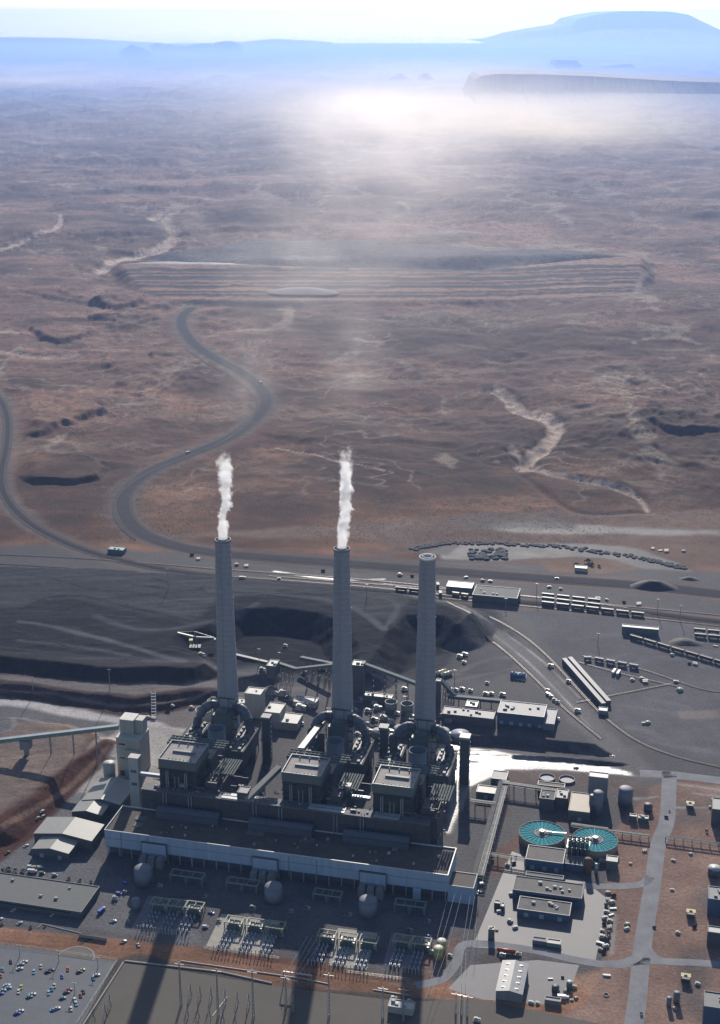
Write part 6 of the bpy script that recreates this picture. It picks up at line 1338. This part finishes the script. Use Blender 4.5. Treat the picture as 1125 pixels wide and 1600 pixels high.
for px, py, k, wh in [(988,1063,2,'by the branching siding'),(1003,1062,0,'beyond the branching siding'),(1008,1066,6,'under the branching siding, right'),(1056,1066,4,'along the far siding, left'),(1062,1079,2,'where the sidings meet'),(1050,1024,0,'beside the long dark wagon string'),(1077,1038,3,'dark, below the long wagon string'),(1086,1038,6,'dark, right of the scrap bin below the wagon string'),(1118,1010,1,'at the right edge below the wagons'),(1006,1131,4,'blue-white, on the open yard'),(1012,1130,2,'beside the blue-white case'),(870,905,4,'by the railway road, left'),(876,921,0,'by the railway road, right'),(948,938,2,'between the wagon rows'),(934,936,4,'left between the wagon rows'),(975,942,3,'right of the wagon rows'),(998,945,6,'farther right of the wagon rows'),
   (625,899,2,'pale, between the middle and right chimneys'),(644,901,3,'brown, left of the right chimney'),(728,903,4,'pale, behind the platform'),(754,908,0,'behind the railway shop'),(766,909,4,'right behind the railway shop'),(858,918,4,'by the road above the wagons'),(370,883,2,'on the yard right of the left chimney'),(385,885,6,'farther right of the left chimney'),(300,868,3,'left of the left chimney on the far yard'),(310,874,6,'dark, left of the left chimney'),(436,905,4,'between left and middle chimneys'),(505,893,3,'left of the middle chimney'),
   (1020,858,6,'on the far dark mud flat, left'),(1032,861,1,'on the far dark mud flat, middle'),(1041,862,6,'on the far dark mud flat, right'),(1068,862,4,'long, pale, on the far dark mud flat'),(220,1156,2,'on the pale ground above the left boiler house'),(208,1178,6,'dark, beside the cream coal tower'),(232,1122,0,'at the foot of the dark embankment'),(240,1123,6,'dark, at the foot of the embankment'),(270,1104,2,'at the right end of the embankment'),(300,1107,0,'near the open cream silos'),(262,1112,3,'below the embankment')]:
    clutter(px, py, k, wh, rr.uniform(2.2, 3.4))
# dense low plant behind the units
rr = random.Random(9)
nm = ['glinting','grey','dark','pale','green','squat','boxy','slim']
ORD = ['first', 'second', 'third', 'fourth', 'fifth', 'sixth', 'seventh', 'eighth', 'ninth']; cn_ = {}
for i, (px, py) in sorted(enumerate([(560,1128),(572,1134),(585,1126),(600,1124),(612,1130),(575,1145),(592,1150),(607,1146),(655,1118),(700,1128),(552,1112),(575,1112),(590,1108),(560,1150),(615,1155),(640,1150),(470,1108),(480,1106),(452,1093),(443,1086),(432,1085),(425,1084),(400,1100),(470,1132),(450,1140),(690,1120),(560,1095),(585,1100),(700,1150),(640,1122),(655,1130),(620,1116)]), key=lambda e: e[1][0]):
    cw = ['white', 'grey', 'dark', 'cream'][i % 4]; cn_[cw] = cn_.get(cw, -1) + 1
    skid(px, py, f'low {cw} plant unit behind the boilers, {ORD[cn_[cw]]} {cw} one from the left', rr.uniform(3.5, 7), [M_WHITE, M_SIDING, M_DKSID, M_CREAM][i % 4], cat='plant unit', group='low plant units behind the boilers', name='plant_unit')
# coal heaps, tyre berm, bushes
def heap(px, py, r_, h, lb, m):
    c = G(px, py); b_ = MB(); n = 28; rr_ = random.Random(px); V = []; F = []
    for j in range(6):
        f = j/5
        for i in range(n): a = 2*pi*i/n; q_ = r_*(1-f*.8)*(1 + .12*sin(3*a+px) + rr_.uniform(-.04,.04)); V.append((q_*1.7*cos(a), q_*sin(a), h*f - .3))
    for j in range(5):
        for i in range(n): F.append((j*n+i, j*n+(i+1)%n, (j+1)*n+(i+1)%n, (j+1)*n+i))
    F.append(tuple(5*n+i for i in range(n))); b_.add(V, F); return solo('coal_heap', lb, 'heap', b_, m, c, R(-8), smooth=True)
M_COAL = mat('coal', (.022,.022,.026), .8, var=.3, scale=.4)
heap(1021,916,20,9,'dark flat-topped heap beyond the railway on the far right', M_COAL); heap(1071,1004,14,4,'low dark heap between the wagon strings', M_COAL); heap(474,455,60,9,'lone grey mound on the striped ash terraces', mat('ash', (.10,.10,.11), .9)); heap(1078,905,9,3,'small dark heap right of the flat-topped heap', M_COAL)
for nmx, line in (('north', [(648,859),(672,852),(700,849),(760,849),(820,852),(880,855),(930,862),(1000,873),(1045,882),(1066,888)]),):
    L_ = W(smooth_line(line, 10)); b_ = MB(); rr_ = random.Random(2)
    for x_, y_ in L_:
        for k in range(3):
            xx = x_ + rr_.uniform(-7, 7); yy = y_ + rr_.uniform(-6, 6); g_ = gz(xx, yy); r_ = rr_.uniform(2.2, 3.8); b_.lathe(xx, yy, [(r_*1.3, g_-.5), (r_*.9, g_+r_*.4), (.3, g_+r_*.6)], 7, False, True)
    o = solo('rubble_berm', 'long dark rubble berm curving round the far mud flat', 'berm', b_, mat('rubble', (.05,.055,.06), .9, scale=.3), (0,0,0))
b_ = MB(); rr_ = random.Random(5)
for k in range(60):
    q_ = G(735 + rr_.uniform(0, 55), 862 + rr_.uniform(-4, 12)); r_ = rr_.uniform(3, 6); b_.lathe(q_.x, q_.y, [(r_*1.3, q_.z-.5), (r_*.8, q_.z+r_*.4), (.3, q_.z+r_*.55)], 7, False, True)
o = solo('rubble_field', 'patch of dark rubble heaps on the far mud flat', 'rubble', b_, MATS['rubble'], (0,0,0)); o['kind'] = 'stuff'
for k in ('label', 'category'): del o[k]
def bush(px, py, s, lb, group):
    c = G(px, py); t = thing('shrub', lb, 'shrub', c, 0, group); r_ = random.Random(px*3+py); b_ = MB()
    for k in range(90):
        a = r_.uniform(0, 2*pi); e = r_.uniform(0, pi/2); q_ = s*r_.uniform(.5, 1); P = Vector((q_*cos(a)*cos(e), q_*sin(a)*cos(e), s*.3 + q_*sin(e)*.8)); u = Vector((r_.uniform(-1,1), r_.uniform(-1,1), r_.uniform(-1,1))).normalized()*s*.2; v = u.cross(Vector((.3,.5,.8))).normalized()*s*.18
        b_.add([P-u, P+v, P+u, P-v], [(0,1,2,3)])
    part('foliage', b_, mat('foliage', (.055,.09,.035), .8, var=.4, scale=1.2), t); part('stem', MB().beam((0,0,0), (0,0,s*.7), s*.12), M_TAN, t)
for px, py, s, lb in [(5,1362,3,'leftmost green shrub behind the office roof'),(14,1360,3.4,'second green shrub from the left behind the office roof'),(24,1362,3,'third green shrub from the left behind the office roof'),(36,1362,3,'fourth green shrub from the left behind the office roof'),(108,1374,2.2,'small shrub behind the office, left of three'),(125,1377,2.2,'small shrub behind the office, middle of three'),(142,1379,2,'small shrub behind the office, right of three'),(3,1445,1.8,'small shrub on the bank at the left edge'),(48,1450,1.8,'small shrub on the bank below the office'),(900,884,4.5,'shrub left of the small white desert house'),(919,880,6,'broad shrub right of the small white desert house'),(925,884,4,'lower shrub right of the small white desert house'),(936,886,3,'lone shrub right of the desert house shrubs'),(70,1448,1.5,'tiny shrub by the pale kerb wall')]:
    bush(px, py, s, lb, 'green shrubs')
solo('blast_screen', 'blue-grey slanting screen fenced round the plaza gate', 'fence', MB().box(-13, 13, -.1, .1, 0, 3), M_CONC2, at(145,1467,0), A)
# ---------------------------------------------------------------- air and smoke
def vol_shell(name, c, r, dens, colr, aniso, nscale, lo, hi, rotz=0.0, kind='stuff', power=1.0, stretch=(1, 1, 1), box=True, detail=4):
    """an ellipsoid of smoke: density falls to nothing at its rim, broken up by noise"""
    m = bpy.data.materials.new(name); m.use_nodes = True; nt = m.node_tree; nt.nodes.clear()
    out = nt.nodes.new('ShaderNodeOutputMaterial'); v = nt.nodes.new('ShaderNodeVolumePrincipled')
    v.inputs['Color'].default_value = (*colr, 1); v.inputs['Anisotropy'].default_value = aniso
    tc = nt.nodes.new('ShaderNodeTexCoord')
    ln = nt.nodes.new('ShaderNodeVectorMath'); ln.operation = 'LENGTH'; nt.links.new(tc.outputs['Object'], ln.inputs[0])
    fall = nt.nodes.new('ShaderNodeMapRange'); nt.links.new(ln.outputs['Value'], fall.inputs[0]); fall.interpolation_type = 'SMOOTHERSTEP'
    for i, q_ in ((1, 1.0), (2, 0.0), (3, 0.0), (4, 1.0)): fall.inputs[i].default_value = q_
    mp = nt.nodes.new('ShaderNodeMapping'); mp.inputs['Scale'].default_value = stretch; nt.links.new(tc.outputs['Object'], mp.inputs[0])
    n = N(nt, 'ShaderNodeTexNoise', Scale=nscale, Detail=detail, Roughness=.55); nt.links.new(mp.outputs[0], n.inputs[0])
    rr = ramp(nt, n.outputs['Fac'], [(lo, 0), (hi, 1)])
    d = mul(mul(fall.outputs[0], rr, nt), dens, nt); nt.links.new(d, v.inputs['Density'])
    nt.links.new(v.outputs[0], out.inputs['Volume'])
    V = []; F = []; nu, nvv = 20, 10
    for j in range(1, nvv):
        for i in range(nu): a = 2*pi*i/nu; b_ = pi*j/nvv; V.append((sin(b_)*cos(a), sin(b_)*sin(a), cos(b_)))
    V += [(0,0,1), (0,0,-1)]
    for j in range(nvv - 2):
        for i in range(nu): F.append((j*nu+i, (j+1)*nu+i, (j+1)*nu+(i+1)%nu, j*nu+(i+1)%nu))
    t_ = len(V) - 2
    for i in range(nu): F.append((t_, i, (i+1)%nu)); F.append((t_+1, (nvv-2)*nu+(i+1)%nu, (nvv-2)*nu+i))
    o = raw(name, V, F, m); o.location = c; o.scale = r; o.rotation_euler = (0, 0, rotz)
    if kind: o['kind'] = kind
    return o
SM = (1.0, .90, .72); SV = (1.0, .93, .86)
vol_shell('valley_haze', (0, 26000, 0), (42000, 24200, 560), 1.25e-4, (.24, .37, .74), .55, 1.0, 0.0, .02)
vol_shell('smoke_layer', (450, 11000, 240), (3000, 6600, 290), 1.5e-4, SM, .5, 1.5, .30, .62, 0, stretch=(1, 1.2, .5))
vol_shell('smoke_layer', (-3300, 13500, 260), (3900, 3400, 140), 1.6e-4, SM, .5, 1.6, .36, .66, .25, stretch=(1, 1, .5))
vol_shell('smoke_layer', (1150, 7600, 250), (1150, 2300, 170), 3.4e-4, SM, .5, 1.6, .34, .66, -.3, stretch=(1, 1, .5))
vol_shell('smoke_layer', (350, 6900, 330), (1150, 1900, 170), 3.6e-4, SM, .5, 1.9, .34, .66, .2, stretch=(1, 1.4, .5))
vol_shell('smoke_veil', (60, 5600, 310), (620, 4500, 260), 3.0e-4, SV, .5, 2.2, .30, .66, .02, stretch=(1, 1.6, .6))
vol_shell('smoke_veil', (-120, 2250, 370), (180, 1000, 110), 4e-4, SV, .5, 2.2, .38, .66, .03, stretch=(1, 2.0, .8))
vol_shell('smoke_veil', (0, 2300, 380), (200, 1050, 110), 4e-4, SV, .5, 2.2, .38, .66, -.03, stretch=(1, 2.0, .8))
def plume(base, h, lb, r0=5.2, r1=9.0, lean=(0, 0), seed=0.0, dens=.32):
    """condensing steam: a column whose axis wanders and whose edge is broken into puffs"""
    n = 18; R_ = 26; V = []; F = []
    for z in (-3, h*.33, h*.66, h + 6):
        for i in range(n):
            a = 2*pi*i/n; q_ = 7.6 if z < 0 else R_; V.append((q_*cos(a) + lean[0]*max(z, 0)/h, q_*sin(a) + lean[1]*max(z, 0)/h, z))
    for i in range(n): V.append((9.5*cos(2*pi*i/n), 9.5*sin(2*pi*i/n), 4))
    rings = [list(range(n)), list(range(4*n, 5*n)), list(range(n, 2*n)), list(range(2*n, 3*n)), list(range(3*n, 4*n))]
    for a, b_ in zip(rings[:-1], rings[1:]):
        for i in range(n): F.append((a[i], a[(i+1)%n], b_[(i+1)%n], b_[i]))
    F.append(tuple(rings[0][::-1])); F.append(tuple(rings[-1]))
    m = bpy.data.materials.new('steam'); m.use_nodes = True; nt = m.node_tree; nt.nodes.clear(); m.cycles.volume_step_rate = .12
    out = nt.nodes.new('ShaderNodeOutputMaterial'); v = nt.nodes.new('ShaderNodeVolumePrincipled')
    v.inputs['Color'].default_value = (1, 1, 1, 1); v.inputs['Anisotropy'].default_value = .55
    tc = nt.nodes.new('ShaderNodeTexCoord')
    def M(op, a, b_=0.0, c_=None):
        n_ = nt.nodes.new('ShaderNodeMath'); n_.operation = op
        for i, q_ in enumerate((a, b_, c_)):
            if q_ is None: continue
            if isinstance(q_, (int, float)): n_.inputs[i].default_value = q_
            else: nt.links.new(q_, n_.inputs[i])
        return n_.outputs[0]
    sp = nt.nodes.new('ShaderNodeSeparateXYZ'); nt.links.new(tc.outputs['Object'], sp.inputs[0]); X, Y, Z = sp.outputs
    def nz(scale, det, off):
        mp = nt.nodes.new('ShaderNodeMapping'); mp.inputs['Location'].default_value = (off + seed, off*2, seed); nt.links.new(tc.outputs['Object'], mp.inputs[0])
        n_ = N(nt, 'ShaderNodeTexNoise', Scale=scale, Detail=det, Roughness=.66); nt.links.new(mp.outputs[0], n_.inputs[0])
        s_ = nt.nodes.new('ShaderNodeSeparateColor'); nt.links.new(n_.outputs['Color'], s_.inputs[0]); return s_.outputs
    zr = M('DIVIDE', M('MAXIMUM', Z, 0.0), h); amp = M('MULTIPLY', M('MINIMUM', M('MULTIPLY', zr, 4.0), 1.0), 1.0)
    w1 = nz(.035, 1, 3.0); w2 = nz(.16, 4, 11.0)
    def disp(ax, lean_, c1, c2):
        a = M('SUBTRACT', ax, M('MULTIPLY', zr, lean_)); a = M('ADD', a, M('MULTIPLY', M('MULTIPLY', M('SUBTRACT', c1, .5), 22.0), amp)); return M('ADD', a, M('MULTIPLY', M('MULTIPLY', M('SUBTRACT', c2, .5), 17.0), amp))
    dx = disp(X, lean[0], w1[0], w2[0]); dy = disp(Y, lean[1], w1[1], w2[1])
    d = M('SQRT', M('ADD', M('MULTIPLY', dx, dx), M('MULTIPLY', dy, dy)))
    Rz = M('ADD', M('MULTIPLY', zr, r1 - r0), r0); q_ = M('DIVIDE', d, Rz)
    f = nt.nodes.new('ShaderNodeMapRange'); nt.links.new(q_, f.inputs[0]); f.interpolation_type = 'SMOOTHSTEP'
    for i, vv in ((1, 1.05), (2, .55), (3, 0.0), (4, 1.0)): f.inputs[i].default_value = vv
    fz = nt.nodes.new('ShaderNodeMapRange'); nt.links.new(M('ADD', zr, M('MULTIPLY', M('SUBTRACT', w2[2], .5), .55)), fz.inputs[0])
    for i, vv in ((1, 1.0), (2, .62), (3, 0.0), (4, 1.0)): fz.inputs[i].default_value = vv
    nt.links.new(M('MULTIPLY', M('MULTIPLY', f.outputs[0], fz.outputs[0]), dens), v.inputs['Density'])
    nt.links.new(v.outputs[0], out.inputs['Volume'])
    o = raw('steam_plume', V, F, m); o.location = base; return tagp(o, lb, 'plume', 'steam plumes of the chimneys')
c_ = chim[0].location; plume((c_.x, c_.y, HS + .6), 88, 'shorter white steam plume rising from the left chimney', lean=(4, 12), seed=2.0)
c_ = chim[1].location; plume((c_.x, c_.y, HS + .6), 100, 'taller white steam plume rising from the middle chimney', lean=(6, 14), seed=7.3)
vol_shell('smoke_veil', (-136, 1640, 350), (58, 340, 66), 8e-4, SV, .5, 2.2, .38, .64, .02, stretch=(1, 2.0, .8))
vol_shell('smoke_veil', (-8, 1640, 362), (64, 380, 70), 8.5e-4, SV, .5, 2.2, .38, .64, -.02, stretch=(1, 2.0, .8))
def haze_box():
    x0, x1, y0, y1, z0, z1 = -40000, 40000, -40, 72000, -72, 1210
    V = [(x, y, z) for x in (x0, x1) for y in (y0, y1) for z in (z0, z1)]
    F = [(0,1,3,2),(4,6,7,5),(0,4,5,1),(2,3,7,6),(0,2,6,4),(1,5,7,3)]
    m = bpy.data.materials.new('haze'); m.use_nodes = True; nt = m.node_tree; nt.nodes.clear()
    out = nt.nodes.new('ShaderNodeOutputMaterial'); v = nt.nodes.new('ShaderNodeVolumePrincipled')
    v.inputs['Color'].default_value = (*HAZE_C, 1); v.inputs['Density'].default_value = HAZE_D; v.inputs['Anisotropy'].default_value = HAZE_G
    nt.links.new(v.outputs[0], out.inputs['Volume'])
    o = raw('haze', V, F, m); o['kind'] = 'stuff'
haze_box()
